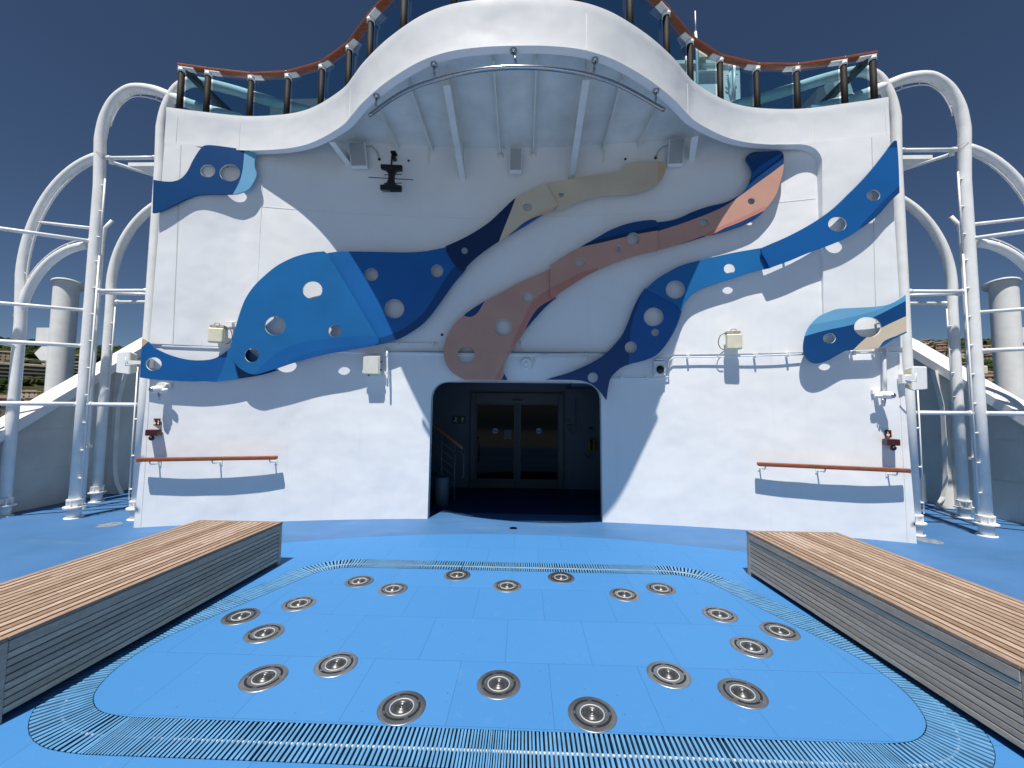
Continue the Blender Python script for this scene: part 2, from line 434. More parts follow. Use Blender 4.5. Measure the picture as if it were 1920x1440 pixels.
for s_ in range(SEC):
    mb = MB((0, 3.3, 0)); i0, i1 = int(s_ * per), int((s_ + 1) * per)
    for i in range(i0, i1):
        a = RIN[i] + _n[i] * .004; b = ROUT[i] - _n[i] * .004; j = (i + 1) % N
        t = Vector((_n[i].y, -_n[i].x))
        nar = .7 if (i == i0 and s_ % 2) else 1; wa = min(.0130, (RIN[j] - RIN[i]).length * .57) / 2 * nar; wb = min(.022, max(.008, (ROUT[j] - ROUT[i]).length * .57)) / 2 * nar
        z1, z0 = .008 + random.uniform(-.001, .001), -.022
        jx = t * random.uniform(-.0012, .0012)
        q = [a - t * wa + jx, a + t * wa + jx, b + t * wb + jx, b - t * wb + jx]
        mb.hexa([(p.x, p.y, z0) for p in q] + [(p.x, p.y, z1) for p in q])
    mb.build('grate_section', M_SLAT, gr)
    rd = MB((0, 3.3, 0)); pth = [(RIN[i % N] + _n[i % N] * WID * .5) for i in range(i0, i1 + 2, 2)]
    if len(pth) > 1: rd.tube([(p.x, p.y, -.006) for p in pth], .008, 6); rd.build('link_rod', M_JETLIGHT, gr)

# ------------------------------------------------------------------ water jets
JR = .1356
jp = [(.538, 2.408), (1.088, 2.775), (1.476, 2.621), (1.795, 3.116), (2.14, 3.348), (1.793, 3.585), (1.463, 4.065), (1.081, 3.915), (.53, 4.269)]
jets = []
def jet_proto():
    r = empty('floor_water_jet', (0, 0, 0))
    b = MB(); b.lathe([(.068, .006), (.074, .011), (.0915, .0115)], n=48); b.lathe([(.1065, .0115), (.132, .0105), (JR, .007)], n=64)
    # flange between slots
    for k in range(4):
        a0, a1 = k * pi / 2 + pi / 4 - .12 + pi / 4, k * pi / 2 + pi / 4 + .12 + pi / 4
        for q in range(4):
            u, v = a0 + (a1 - a0) * q / 4, a0 + (a1 - a0) * (q + 1) / 4
            b.poly([(.094 * cos(u), .094 * sin(u), .0115), (.104 * cos(u), .104 * sin(u), .0115), (.104 * cos(v), .104 * sin(v), .0115), (.094 * cos(v), .094 * sin(v), .0115)])
    for k in range(8): a = 2 * pi * k / 8 + .2; b.lathe([(0, .0165), (.003, .0165), (.0042, .0112)], (.083 * cos(a), .083 * sin(a), 0), n=8)
    b.build('ring_flange', M_JET, r)
    s = MB(); s.lathe([(.090, .0078), (.108, .0078)], n=40); s.build('slot', M_GAPSHADE, r)
    w = MB(); w.lathe([(.0645, .008), (.0652, .0125), (.0682, .0125), (.069, .008)], n=40); w.build('seal_ring', M_JETLIGHT, r)
    n_ = MB(); n_.lathe([(0, .016), (.008, .016), (.009, .013), (.016, .013), (.017, .018), (.026, .018), (.028, .012), (.034, .012), (.036, .019), (.040, .018), (.042, .008), (.062, .008)], n=40)
    for k in range(8): a = 2 * pi * k / 8; n_.lathe([(0, .0145), (.0035, .014), (.005, .008)], (.052 * cos(a), .052 * sin(a), 0), n=8)
    n_.build('nozzle', M_JETDARK, r)
    return r
def copy_tree(o, parent=None):
    c = o.copy(); COL.objects.link(c)
    if parent is not None: c.parent = parent
    for ch in list(o.children): copy_tree(ch, c)
    return c
jl = {0: 'nearest', 1: 'second', 2: '', 3: '', 4: '', 5: '', 6: '', 7: '', 8: ''}
where = ['in the front row nearest the grating, just {s} of centre', 'on the {s}, inner of the pair behind the front row', 'in the front {s} corner, beside the {s} bench',
         'on the {s}, middle row, just in front of the outermost jet', 'farthest {s} of all, beside the slanted drain grating', 'on the {s}, diagonally behind the outermost',
         'on the {s}, outer of the back pair by the grating corner', 'on the {s}, inner of the back pair by the grating corner', 'touching the back grating, just {s} of centre']
proto = jet_proto(); first = True
for k, (x, y) in enumerate(jp):
    for sd, s in ((-1, 'left'), (1, 'right')):
        o = proto if first else copy_tree(proto); first = False
        o.location = (sd * x, y, .0); o.rotation_euler.z = random.uniform(0, 6)
        tag(o, 'steel water jet ' + where[k].format(s=s), 'water jet', 'steel water jets set in the tile floor')
for (x, y, l) in ((.0, 2.63, 'round steel water jet on the centre line at the front'), (-.008, 4.04, 'round steel water jet on the centre line at the back')):
    o = copy_tree(proto); o.location = (x, y, 0); o.rotation_euler.z = random.uniform(0, 6); tag(o, l, 'water jet', 'steel water jets set in the tile floor')
p = onz(962.5, 990.5); b = MB((p.x, p.y, 0)); b.lathe([(.0, .006), (.03, .006), (.034, .004), (.05, .007), (.058, .001)], (p.x, p.y, 0), n=28)
tag(b.build('deck_drain', M_STEEL), 'small round steel deck drain in front of the doorway', 'drain')
for sd, q in ((-1, (205, 984)), (1, (1742, 1014))):
    p = onz(*q); b = MB((p.x, p.y, 0)); b.lathe([(0, .004), (.13, .004), (.15, .001)], (p.x, p.y, 0), n=7)
    tag(b.build('deck_patch', paint('worn_cover_%s' % ('a' if sd < 0 else 'b'), (.22, .26, .30), .7, .3, 14)), 'worn pale cover plate on the deck by the %s end of the white wall' % ('left' if sd < 0 else 'right'), 'cover plate')

# ------------------------------------------------------------------ benches
def bench(sd, label):
    cx = sd * 3.0; r = empty('teak_bench', (cx, 3.25, 0)); O = (cx, 3.25, 0); tag(r, label, 'bench', 'long slatted teak benches')
    y0, y1 = 2.145, 4.47
    def xi(y): return 2.492 + (4.45 - y) * .056      # inner long edge
    def xo(y): return 3.43 + (4.45 - y) * .045
    H = .455
    t = MB(O); n = 16
    for k in range(n):
        a, b = (k + .0) / (n - .26), (k + .74) / (n - .26)
        dz = random.uniform(-.001, .001)
        brk = [y0 + .045, random.uniform(y0 + .5, y1 - .5), y1 - .045] if k not in (0, n - 1) else [y0 + .045, y1 - .045]
        for u, v in zip(brk, brk[1:]):
            u += .0015; v -= .0015
            P = [(sd * (xi(u) + (xo(u) - xi(u)) * a), u), (sd * (xi(u) + (xo(u) - xi(u)) * b), u), (sd * (xi(v) + (xo(v) - xi(v)) * b), v), (sd * (xi(v) + (xo(v) - xi(v)) * a), v)]
            t.hexa([(p[0], p[1], H - .022 + dz) for p in P] + [(p[0], p[1], H + dz) for p in P])
    for (ya, yb) in ((y0, y0 + .043), (y1 - .043, y1)):
        t.hexa([(sd * xi(ya), ya, H - .022), (sd * xo(ya), ya, H - .022), (sd * xo(yb), yb, H - .022), (sd * xi(yb), yb, H - .022), (sd * xi(ya), ya, H), (sd * xo(ya), ya, H), (sd * xo(yb), yb, H), (sd * xi(yb), yb, H)])
    t.build('seat_slats', M_TEAK, r, bevel=.0025)
    for nm, fx, s2 in (('side_slats', xi, 1), ('side_slats', xo, -1)):
        s = MB(O); nn = 9; z = H - .026
        hs = [.062] + [.0405] * 8; 
        for k, h in enumerate(hs):
            z1 = z; z0 = z - h + .007; z = z - h
            i0 = .004 if k else 0.0
            q = []
            for y in (y0 + .05, y1 - .05): q.append(y)
            P = [(sd * (fx(q[0]) + s2 * i0), q[0]), (sd * (fx(q[0]) + s2 * (i0 + .02)), q[0]), (sd * (fx(q[1]) + s2 * (i0 + .02)), q[1]), (sd * (fx(q[1]) + s2 * i0), q[1])]
            s.hexa([(p[0], p[1], z0) for p in P] + [(p[0], p[1], z1) for p in P])
        s.build(nm, M_TEAKSIDE, r, bevel=.002)
    for (ya, yb) in ((y0 + .002, y0 + .022), (y1 - .022, y1 - .002)):
        s = MB(O); z = H - .026
        for k, h in enumerate([.062] + [.0405] * 8):
            s.box(*sorted((sd * (xi(ya) + .052), sd * (xo(ya) - .052))), ya, yb, z - h + .007, z); z -= h
        s.build('end_slats', M_TEAKSIDE, r, bevel=.002)
    for y in (y0, y1 - .05):
        for f, s2 in ((xi, 1), (xo, -1)):
            c = MB(O); xa = f(y) + s2 * .001; c.box(*sorted((sd * xa, sd * (xa + s2 * .05))), y + .001, y + .049, .0, H - .0245); c.build('corner_post', M_TEAKSIDE, r, bevel=.003)
    k = MB(O); k.hexa([(sd * (xi(y0) + .03), y0 + .03, .03), (sd * (xo(y0) - .03), y0 + .03, .03), (sd * (xo(y1) - .03), y1 - .03, .03), (sd * (xi(y1) + .03), y1 - .03, .03),
                      (sd * (xi(y0) + .03), y0 + .03, H - .028), (sd * (xo(y0) - .03), y0 + .03, H - .028), (sd * (xo(y1) - .03), y1 - .03, H - .028), (sd * (xi(y1) + .03), y1 - .03, H - .028)])
    k.build('dark_gap_core', M_GAPSHADE, r)  # black core added inside, paints the dark between the slats
bench(-1, 'long slatted teak bench box on the left of the drain loop')
bench(1, 'long slatted teak bench box on the right of the drain loop')

# ------------------------------------------------------------------ superstructure
ZT, ZB, ZS = 6.12, 5.58, 6.0
ship = empty('ship_superstructure', (0, 6.45, 0)); tag(ship, 'white curved steel deckhouse front with a doorway and a bulging balcony', 'deckhouse')
SO = (0, 6.45, 0)
def hw(z): return 5.315 - .023 * z
def wav(x, z): return .013 * noise.noise(Vector((x * .95, z * .55, 3.1))) + .006 * noise.noise(Vector((x * 2.6, z * 1.3, 9.7)))
def yfront(x, z): return ywall(x) - wav(x, z) - (.018 if z > 2.562 else 0)
door = [(-1.352, -.02), (-1.345, 1.80, )]
dz1 = 2.135; rr = .24
dh = [(-1.35, -.05), (-1.335, dz1 - rr)] + [(-1.33 + rr - rr * cos(a * pi / 16), dz1 - rr + rr * sin(a * pi / 16)) for a in range(1, 8)] + [(-1.33 + rr, dz1), (1.33 - rr, dz1)] + \
     [(1.33 - rr + rr * sin(a * pi / 16), dz1 - rr + rr * cos(a * pi / 16)) for a in range(1, 8)] + [(1.335, dz1 - rr), (1.35, -.05)]
wall_out = [(-hw(0), 0), (-1.35, 0)] + dh[1:-1] + [(1.35, 0), (hw(0), 0), (hw(6.05), 6.05), (-hw(6.05), 6.05)]
def dens(L, st):
    out = []
    for a, b in zip(L, L[1:] + L[:1]):
        n = max(1, int(math.hypot(b[0] - a[0], b[1] - a[1]) / st)); out += [(a[0] + (b[0] - a[0]) * i / n, a[1] + (b[1] - a[1]) * i / n) for i in range(n)]
    return out
wall_out = dens(wall_out, .085)
lx = lambda z: [(x, z) for x in [-5.1 + .1 * i for i in range(103)]]
wo_ = sheet('front_wall', wall_out, [], [], [M_WALL], lambda x, z: Vector((x, yfront(x, z), z)), None, .085, ship, SO, lines=[lx(2.555), lx(2.57)], smooth=True)
front_normals(wo_); wo_.data.set_sharp_from_angle(angle=radians(12))
# door reveal
b = MB(SO); pr = [(-1.35, 0)] + dh[1:-1] + [(1.35, 0)]
for (xa, za), (xb, zb) in zip(pr, pr[1:]):
    ya, yb = yfront(xa, za), yfront(xb, zb)
    b.poly([(xa, ya, za), (xb, yb, zb), (xb, yb + .13, zb), (xa, ya + .13, za)])
b.build('door_reveal', M_WALL, ship)
# side walls, back and roof of the block
b = MB(SO)
for sd in (-1, 1):
    b.poly([(sd * hw(0), yfront(hw(0), 0), 0), (sd * hw(6.1), yfront(hw(6.1), 6.0), 6.1), (sd * 5.0, 11.8, 6.1), (sd * 5.1, 11.8, 0)])
b.poly([(-5.1, 11.8, 0), (5.1, 11.8, 0), (5.0, 11.8, 6.1), (-5.0, 11.8, 6.1)])
b.build('side_wall', M_WALL, ship)
planh = [(0, 4.11), (.36, 4.12), (.70, 4.165), (1.0, 4.26), (1.29, 4.41), (1.63, 4.63), (1.97, 4.90), (2.18, 5.10), (2.40, 5.295), (2.83, 5.555), (3.2, 5.71), (3.6, 5.785), (4.15, 5.80), (4.73, 5.70), (5.192, 5.597)]
plan = [(-x, y) for x, y in planh[::-1]] + planh[1:]
PL = smooth_path([(x, y) if i not in (0, len(plan) - 1) else (x, y, 1) for i, (x, y) in enumerate(plan)], False, seg=6)
def yplan(x):
    for p, q in zip(PL, PL[1:]):
        if p.x <= x <= q.x: return p.y + (q.y - p.y) * (x - p.x) / max(1e-6, q.x - p.x)
    return PL[0].y if x < 0 else PL[-1].y
PN = []
for i in range(len(PL)):
    t = PL[min(i + 1, len(PL) - 1)] - PL[max(i - 1, 0)]; PN.append(Vector((-t.y, t.x)).normalized())   # towards +y
fas = MB(SO)
prof = [(0.10, ZB), (0.0, ZB), (0.0, ZT - .120), (-.005, ZT - .095), (-.005, ZT), (.16, ZT + .002)]
for i in range(len(PL) - 1):
    for (a, za), (c, zc) in list(zip(prof, prof[1:]))[(1 if abs(PL[i].x) > 4.15 else 0):]:
        p, q, n1, n2 = PL[i], PL[i + 1], PN[i], PN[i + 1]
        f = fas.poly([(p.x + n1.x * a, p.y + n1.y * a, za), (q.x + n2.x * a, q.y + n2.y * a, za), (q.x + n2.x * c, q.y + n2.y * c, zc), (p.x + n1.x * c, p.y + n1.y * c, zc)]); f.smooth = True
bmesh.ops.remove_doubles(fas.bm, verts=fas.bm.verts, dist=.0005)
fo = fas.build('balcony_fascia', M_WALL, ship); fo.data.set_sharp_from_angle(angle=radians(25))
fi = MB(SO)                                                # inner face of the apron
for i in range(len(PL) - 1):
    if abs(PL[i].x) > 4.1: continue
    p, q, n1, n2 = PL[i], PL[i + 1], PN[i], PN[i + 1]
    fi.poly([(p.x + n1.x * .012, p.y + n1.y * .012, ZB + .012), (q.x + n2.x * .012, q.y + n2.y * .012, ZB + .012), (q.x + n2.x * .012, q.y + n2.y * .012, ZS), (p.x + n1.x * .012, p.y + n1.y * .012, ZS)])
    fi.poly([(p.x + n1.x * .0, p.y + n1.y * .0, ZB + .012), (q.x, q.y, ZB + .012), (q.x + n2.x * .10, q.y + n2.y * .10, ZB + .012), (p.x + n1.x * .10, p.y + n1.y * .10, ZB + .012)])
    fi.poly([(p.x + n1.x * .10, p.y + n1.y * .10, ZB), (q.x + n2.x * .10, q.y + n2.y * .10, ZB), (q.x + n2.x * .10, q.y + n2.y * .10, ZB + .012), (p.x + n1.x * .10, p.y + n1.y * .10, ZB + .012)])
fi.build('apron_flange', M_WHITE2, ship)
so_ = MB(SO); SX_ = [i * .25 for i in range(-17, 18)]
for xa, xb in zip(SX_, SX_[1:]):
    so_.poly([(xa, yplan(xa) + .01, ZS), (xb, yplan(xb) + .01, ZS), (xb, ywall(xb) + .02, ZS), (xa, ywall(xa) + .02, ZS)])
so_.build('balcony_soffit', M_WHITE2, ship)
rf = MB(SO)
for i in range(len(PL) - 1):
    p, q = PL[i], PL[i + 1]; rf.poly([(p.x, p.y + .14, ZT - .004), (q.x, q.y + .14, ZT - .004), (q.x * .97, 11.8, ZT - .004), (p.x * .97, 11.8, ZT - .004)])
rf.build('roof_deck', M_HATCH, ship)
# outer plating strip with the rounded recess corner
def smst(t): t = max(0, min(1, t)); return t * t * (3 - 2 * t)
for sd in (-1, 1):
    inner = [(4.385, 2.6), (4.385, 5.30)] + [(4.385 - .28 + .28 * cos(a * pi / 20), 5.30 + .28 * sin(a * pi / 20)) for a in range(1, 10)] + [(4.1, 5.585), (3.75, 5.585)]
    outl = [(sd * x, z) for x, z in inner + [(3.75, 5.60), (hw(5.6), 5.60), (hw(2.6), 2.6)]]
    def fy(x, z):
        top = ywall(x) - yplan(x) + .002
        return Vector((x, ywall(x) - max(.021, (1 if x > 0 else smst((-x - 3.97) / .9)) * (.024 + (top - .024) * max(0, min(1, (z - 2.6) / 2.98)))) - wav(x, z) * (1 - smst((z - 3.2) / 2.3)), z))
    if sd < 0: outl = [(-x, z) for x, z in [(3.95, 2.6), (3.95, 5.585), (3.75, 5.585), (3.75, 5.60), (hw(5.6), 5.60), (hw(2.6), 2.6)]][::-1]
    outl = dens(outl, .12)
    st = sheet('edge_plating', outl, [], [], [M_WALL], fy, Vector((0, .12, 0)), .12, ship, SO, smooth=True); st.data.set_sharp_from_angle(angle=radians(30))
    ws = MB(SO); xs_ = sd * 4.98; zz_ = [2.62 + (5.57 - 2.62) * i / 12 for i in range(13)]
    for a_, b_ in zip(zz_, zz_[1:]):
        ya_, yb_ = fy(xs_, a_).y, fy(xs_, b_).y
        ws.hexa([(xs_ - .005, ya_ - .004, a_), (xs_ + .005, ya_ - .004, a_), (xs_ + .005, ya_ + .006, a_), (xs_ - .005, ya_ + .006, a_), (xs_ - .005, yb_ - .004, b_), (xs_ + .005, yb_ - .004, b_), (xs_ + .005, yb_ + .006, b_), (xs_ - .005, yb_ + .006, b_)])
    ws.build('weld_seam', M_SHADEWALL, ship)
# weld seams
def seam_v(x0, z0, z1, off=0.0):
    sm = MB(SO)
    zs = [z0 + (z1 - z0) * i / 24 for i in range(25)]
    for a, c in zip(zs, zs[1:]):
        ya, yc = yfront(x0, a) - off, yfront(x0, c) - off
        sm.hexa([(x0 - .004, ya - .0035, a), (x0 + .004, ya - .0035, a), (x0 + .004, ya + .004, a), (x0 - .004, ya + .004, a), (x0 - .004, yc - .0035, c), (x0 + .004, yc - .0035, c), (x0 + .004, yc + .004, c), (x0 - .004, yc + .004, c)])
    sm.build('weld_seam', M_WHITE2, ship)
for (px, py) in ((266, 950), (1698, 950)): 
    p = W(px, py); seam_v(p.x, .02, 2.54); 
for (px, py, z0, z1) in ((395, 380, 2.6, 5.5), (396, 380, 2.6, 2.7)): p = W(px, py); seam_v(p.x, z0, z1, .001)
def seam_h(z, x0, x1, off=.0):
    sm = MB(SO)
    n = int((x1 - x0) / .15) + 1; xs = [x0 + (x1 - x0) * i / n for i in range(n + 1)]
    for a, c in zip(xs, xs[1:]):
        ya, yc = yfront(a, z) - off, yfront(c, z) - off
        sm.hexa([(a, ya - .003, z - .004), (a, ya + .004, z - .004), (c, yc + .004, z - .004), (c, yc - .003, z - .004), (a, ya - .003, z + .004), (a, ya + .004, z + .004), (c, yc + .004, z + .004), (c, yc - .003, z + .004)])
    sm.build('weld_seam', M_WHITE2, ship)
z = W(640, 400).z; seam_h(z, -4.35, -.2); seam_h(z + .02, .2, 4.36)
for px, py in ((324, 230), (440, 240), (659, 190), (1283, 190), (1522, 240), (1645, 230), (1100, 50)):
    q = onz(px, py, 5.85); x = q.x; y = yplan(x) - .002; fsm = MB(SO)
    fsm.box(x - .003, x + .003, y - .003, y + .01, ZB + .01, ZT - .12); fsm.build('fascia_seam', M_WHITE2, ship)
# soffit ribs
for (a, c, big) in (((712, 200), (746, 271), 0), ((768, 150), (811, 276), 0), ((838, 126), (868, 277), 1), ((925, 102), (938, 279), 0), ((1006, 100), (1000, 280), 0), ((1099, 115), (1071, 278), 1), ((1166, 140), (1131, 272), 0), ((1226, 205), (1196, 271), 0)):
    A = onz(*a, ZS - .03); B = onz(*c, ZS - .03); B = Vector((B.x, ywall(B.x) - .004, 0)); d = (B - Vector((A.x, A.y, 0))).normalized()
    A = Vector((A.x, max(A.y, yplan(A.x) + .02), 0)); sxx = Vector((d.y, -d.x, 0))
    r_ = MB(SO)
    if big:
        w = .045; zA, zB_ = ZS - .26, ZS - .55
        r_.hexa([A - sxx * .006 + Vector((0, 0, zA)), A + sxx * .006 + Vector((0, 0, zA)), B + sxx * .006 + Vector((0, 0, zB_)), B - sxx * .006 + Vector((0, 0, zB_)),
                 A - sxx * .006 + Vector((0, 0, ZS)), A + sxx * .006 + Vector((0, 0, ZS)), B + sxx * .006 + Vector((0, 0, ZS)), B - sxx * .006 + Vector((0, 0, ZS))])
        r_.hexa([A - sxx * w + Vector((0, 0, zA - .01)), A + sxx * w + Vector((0, 0, zA - .01)), B + sxx * w + Vector((0, 0, zB_ - .01)), B - sxx * w + Vector((0, 0, zB_ - .01)),
                 A - sxx * w + Vector((0, 0, zA)), A + sxx * w + Vector((0, 0, zA)), B + sxx * w + Vector((0, 0, zB_)), B - sxx * w + Vector((0, 0, zB_))])
        r_.build('soffit_beam', M_WHITE2, ship)
    else:
        r_.hexa([A - sxx * .010 + Vector((0, 0, ZS - .11)), A + sxx * .010 + Vector((0, 0, ZS - .11)), B + sxx * .010 + Vector((0, 0, ZS - .11)), B - sxx * .010 + Vector((0, 0, ZS - .11)),
                 A - sxx * .010 + Vector((0, 0, ZS)), A + sxx * .010 + Vector((0, 0, ZS)), B + sxx * .010 + Vector((0, 0, ZS)), B - sxx * .010 + Vector((0, 0, ZS))])
        r_.build('soffit_rib', M_WHITE2, ship)
        s2 = MB(SO); c2 = Vector((B.x, B.y + .0, ZS - .13)); s2.lathe([(0, -.012), (.06, -.012), (.06, .0), (.0, .0)], c2, (0, 1, 0), n=20); s2.build('rib_pad', M_WHITE2, ship)
for sd, A0, B0 in ((-1, (622, 266), (655, 310)), (1, (1303, 256), (1297, 300))):     # diagonal side brackets
    B = W(*B0, .01); A = onz(*A0, ZB + .0); A = Vector((A.x, max(A.y, yplan(A.x) + .03), ZB))
    s2 = MB(SO); s2.bar(A, B, .09, .012, (0, 0, 1)); s2.bar(A + Vector((0, 0, .06)), B + Vector((0, .0, .1)), .01, .12); s2.build('side_bracket', M_WHITE, ship)
for px in ((805, 290), (1131, 285)):
    B = W(px[0], px[1], .0); s2 = MB(SO); s2.box(B.x - .02, B.x + .02, B.y - .03, B.y + .003, B.z - .18, B.z + .25); s2.build('wall_stiffener', M_WHITE2, ship)

# lobby behind the doorway
b = MB(SO); Y0, Y1 = 6.30, 8.96
b.poly([(-2.6, Y1, 0), (2.3, Y1, 0), (2.3, Y1, 2.6), (-2.6, Y1, 2.6)])
b.poly([(-2.6, 6.3, 0), (-2.6, Y1, 0), (-2.6, Y1, 2.6), (-2.6, 6.3, 2.6)])
b.poly([(2.3, 6.36, 0), (2.3, Y1, 0), (2.3, Y1, 2.6), (2.3, 6.36, 2.6)])
b.poly([(-2.6, 6.3, 2.6), (2.3, 6.3, 2.6), (2.3, Y1, 2.6), (-2.6, Y1, 2.6)])
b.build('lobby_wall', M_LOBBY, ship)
b = MB(SO); b.poly([(-2.6, 6.80, .004), (2.3, 6.80, .004), (2.3, Y1, .004), (-2.6, Y1, .004)])  # dark sheet over the deck, painting in the shade inside the doorway
b.build('lobby_shade_floor', M_LOBBYFLOOR, ship)
for (x0, x1, y0, y1, z0, z1) in ((-.9, .15, 8.0, 8.15, 2.28, 2.5), (-2.5, .2, 8.6, 8.9, 2.42, 2.55), (.2, 1.0, 7.9, 8.05, 2.2, 2.5), (1.0, 1.5, 7.5, 8.6, 2.15, 2.27)):
    b = MB(SO); b.box(x0, x1, y0, y1, z0, z1); b.build('ceiling_duct', M_LOBBY, ship, bevel=.01)
# door unit
P = lambda px, py, y=8.93: ony(px, py, y)
df = MB(SO); a, c = P(881, 916), P(1056, 735)
xa, xb, zt = a.x, c.x, P(960, 737).z
df.box(xa, xa + .10, 8.86, 8.955, 0.004, zt); df.box(xb - .10, xb, 8.86, 8.955, 0.004, zt); df.box(xa + .10, xb - .10, 8.86, 8.955, P(960, 757).z, zt)
df.build('door_frame', paint('door_frame_paint', (.05, .068, .085), .4, .05, 8), ship, bevel=.006)
s2 = MB(SO); q = P(970, 750, 8.85); s2.box(q.x - .11, q.x + .11, 8.82, 8.86, q.z - .02, q.z + .02); s2.build('door_sensor', M_BLACK, ship, bevel=.004)
ztop = P(960, 757).z
for px0, px1 in ((890, 967), (972, 1049)):
    x0, x1 = P(px0, 900).x, P(px1, 900).x
    lf = MB(SO); w = .045
    lf.box(x0, x0 + w, 8.87, 8.91, .03, ztop); lf.box(x1 - w, x1, 8.87, 8.91, .03, ztop); lf.box(x0 + w, x1 - w, 8.87, 8.91, ztop - .03, ztop); lf.box(x0 + w, x1 - w, 8.87, 8.91, .03, .22)
    dl = lf.build('sliding_door', steel('door_steel', (.07, .078, .085), .55, .2), ship, bevel=.002)
    g = MB(SO); g.box(x0 + w, x1 - w, 8.885, 8.895, .22, ztop - .03); go = g.build('glass_pane', M_DOORGLASS, dl)
    c0 = P((px0 + px1) / 2, 808, 8.88)
    dd = MB(SO); dd.lathe([(0, 0), (.062, 0)], (c0.x, 8.883, c0.z), (0, -1, 0), n=28); dd.build('round_sticker', paint('sticker_blue_white', (.25, .35, .42), .5), dl)
    dd = MB(SO); dd.box(c0.x - .055, c0.x + .055, 8.8795, 8.882, c0.z - .018, c0.z + .014); dd.build('sticker_band', paint('sticker_band', (.05, .12, .28), .5), dl)
q = P(953, 815, 8.88); s2 = MB(SO); s2.box(q.x - .09, q.x + .07, 8.865, 8.869, q.z - .1, q.z + .1)
tag(s2.build('door_notice', paint('notice_paper', (.05, .07, .09), .5)), 'dim paper notice behind the left sliding door', 'notice').location = SO

# stairs, sign, phone, bin in the lobby
st = empty('staircase', (-1.9, 8.0, 0)); tag(st, 'white steel staircase rising to the left inside the dark doorway', 'staircase'); TO = (-1.9, 8.0, 0)
for yy in (7.7, 8.4): b = MB(TO); b.bar((-1.35, yy, .1), (-2.55, yy, 1.3), .03, .16); b.build('stringer', M_LOBBY, st)
for k in range(6): b = MB(TO); b.box(-1.5 - .2 * k - .1, -1.5 - .2 * k + .1, 7.72, 8.38, .17 + .2 * k, .2 + .2 * k); b.build('tread', M_LOBBY, st)
b = MB(TO); b.bar((-1.0, 7.62, .98), (-2.5, 7.62, 2.1), .05, .05); b.build('handrail', M_VARN, st)
b = MB(TO)
for (x, h) in ((-1.15, 1.05), (-1.4, 1.2)): b.tube([(x, 7.62, 0), (x, 7.62, h)], .014, 8)
for h in (.3, .45, .6, .75, .9): b.tube([(-1.15, 7.62, h), (-1.6, 7.62, h + .33)], .008, 6)
b.tube([(-1.02, 7.62, .4), (-.98, 7.62, .45), (-.98, 7.62, .85), (-1.02, 7.62, .9), (-1.15, 7.62, .95)], .014, 8); b.build('balusters', M_LOBBY, st)
b = MB(TO); b.bar((-2.5, 7.4, 1.95), (-1.05, 7.4, 2.58), .04, .22); b.build('upper_flight', M_LOBBY, st)
q = P(861, 787, 8.94); s = empty('exit_sign', q); tag(s, 'green exit sign with white symbols left of the sliding doors', 'sign')
b = MB(q); b.box(q.x - .15, q.x + .15, q.y - .01, q.y, q.z - .085, q.z + .085); b.build('plate', M_GREEN, s)
b = MB(q); y = q.y - .013; b.box(q.x + .068, q.x + .082, y, y + .002, q.z - .05, q.z + .02)
b.poly([(q.x + .045, y, q.z + .01), (q.x + .105, y, q.z + .01), (q.x + .075, y, q.z + .055)]); b.build('arrow', M_SIGNWHITE, s)
b = MB(q); b.lathe([(0, 0), (.013, 0)], (q.x - .07, y, q.z + .045), (0, -1, 0), n=12); b.bar((q.x - .07, y, q.z + .03), (q.x - .08, y, q.z - .012), .003, .02, (1, 0, 0)); b.bar((q.x - .08, y, q.z - .01), (q.x - .05, y, q.z - .055), .003, .014, (1, 0, 0)); b.bar((q.x - .08, y, q.z - .01), (q.x - .115, y, q.z - .04), .003, .014, (1, 0, 0)); b.bar((q.x - .07, y, q.z + .02), (q.x - .04, y, q.z + .005), .003, .01, (1, 0, 0)); b.build('running_figure', M_SIGNWHITE, s)
q = P(1109, 834, 8.9); s = empty('wall_phone', q); tag(s, 'yellow phone hanging on the wall right of the sliding doors', 'phone')
b = MB(q); b.box(q.x - .075, q.x + .075, q.y - .05, q.y + .05, q.z - .13, q.z + .13); b.build('case', M_YELLOW, s, bevel=.01)
b = MB(q); b.tube([(q.x - .02, q.y - .09, q.z + .11), (q.x - .02, q.y - .1, q.z), (q.x - .02, q.y - .09, q.z - .1)], .022, 10); b.build('handset', M_BLACK, s)
b = MB(q); b.tube([(q.x - .07 + .07 * cos(a), q.y - .03, q.z - .17 + .1 * sin(a)) for a in [pi + k * pi / 8 for k in range(9)]], .006, 6); b.build('cord', M_BLACK, s)
q = P(1108, 803, 8.95); b = MB(q); b.box(q.x - .05, q.x + .05, q.y - .008, q.y, q.z - .03, q.z + .03); tag(b.build('red_sign', M_SIGNRED), 'small red sign on the dark wall above the yellow phone', 'sign')
q = P(1066, 788, 8.94); b = MB(q); b.box(q.x - .04, q.x + .04, q.y - .01, q.y, q.z - .045, q.z + .045); tag(b.build('notice_plate', M_DGREY), 'small dark plate beside the right door jamb', 'sign')
q = P(1068, 800, 8.92); s = empty('call_point', q); tag(s, 'small call box with hooked conduit beside the right door jamb', 'call box')
b = MB(q); b.box(q.x - .05, q.x + .05, q.y - .04, q.y + .03, q.z - .04, q.z + .04); b.build('box', M_DGREY, s, bevel=.006)
b = MB(q); b.tube([(q.x, q.y, q.z - .04), (q.x + .02, q.y, q.z - .14), (q.x + .07, q.y, q.z - .17), (q.x + .12, q.y, q.z - .12), (q.x + .13, q.y, q.z + .1), (q.x + .13, q.y, q.z + .6)], .008, 6); b.build('conduit', M_LOBBY, s)
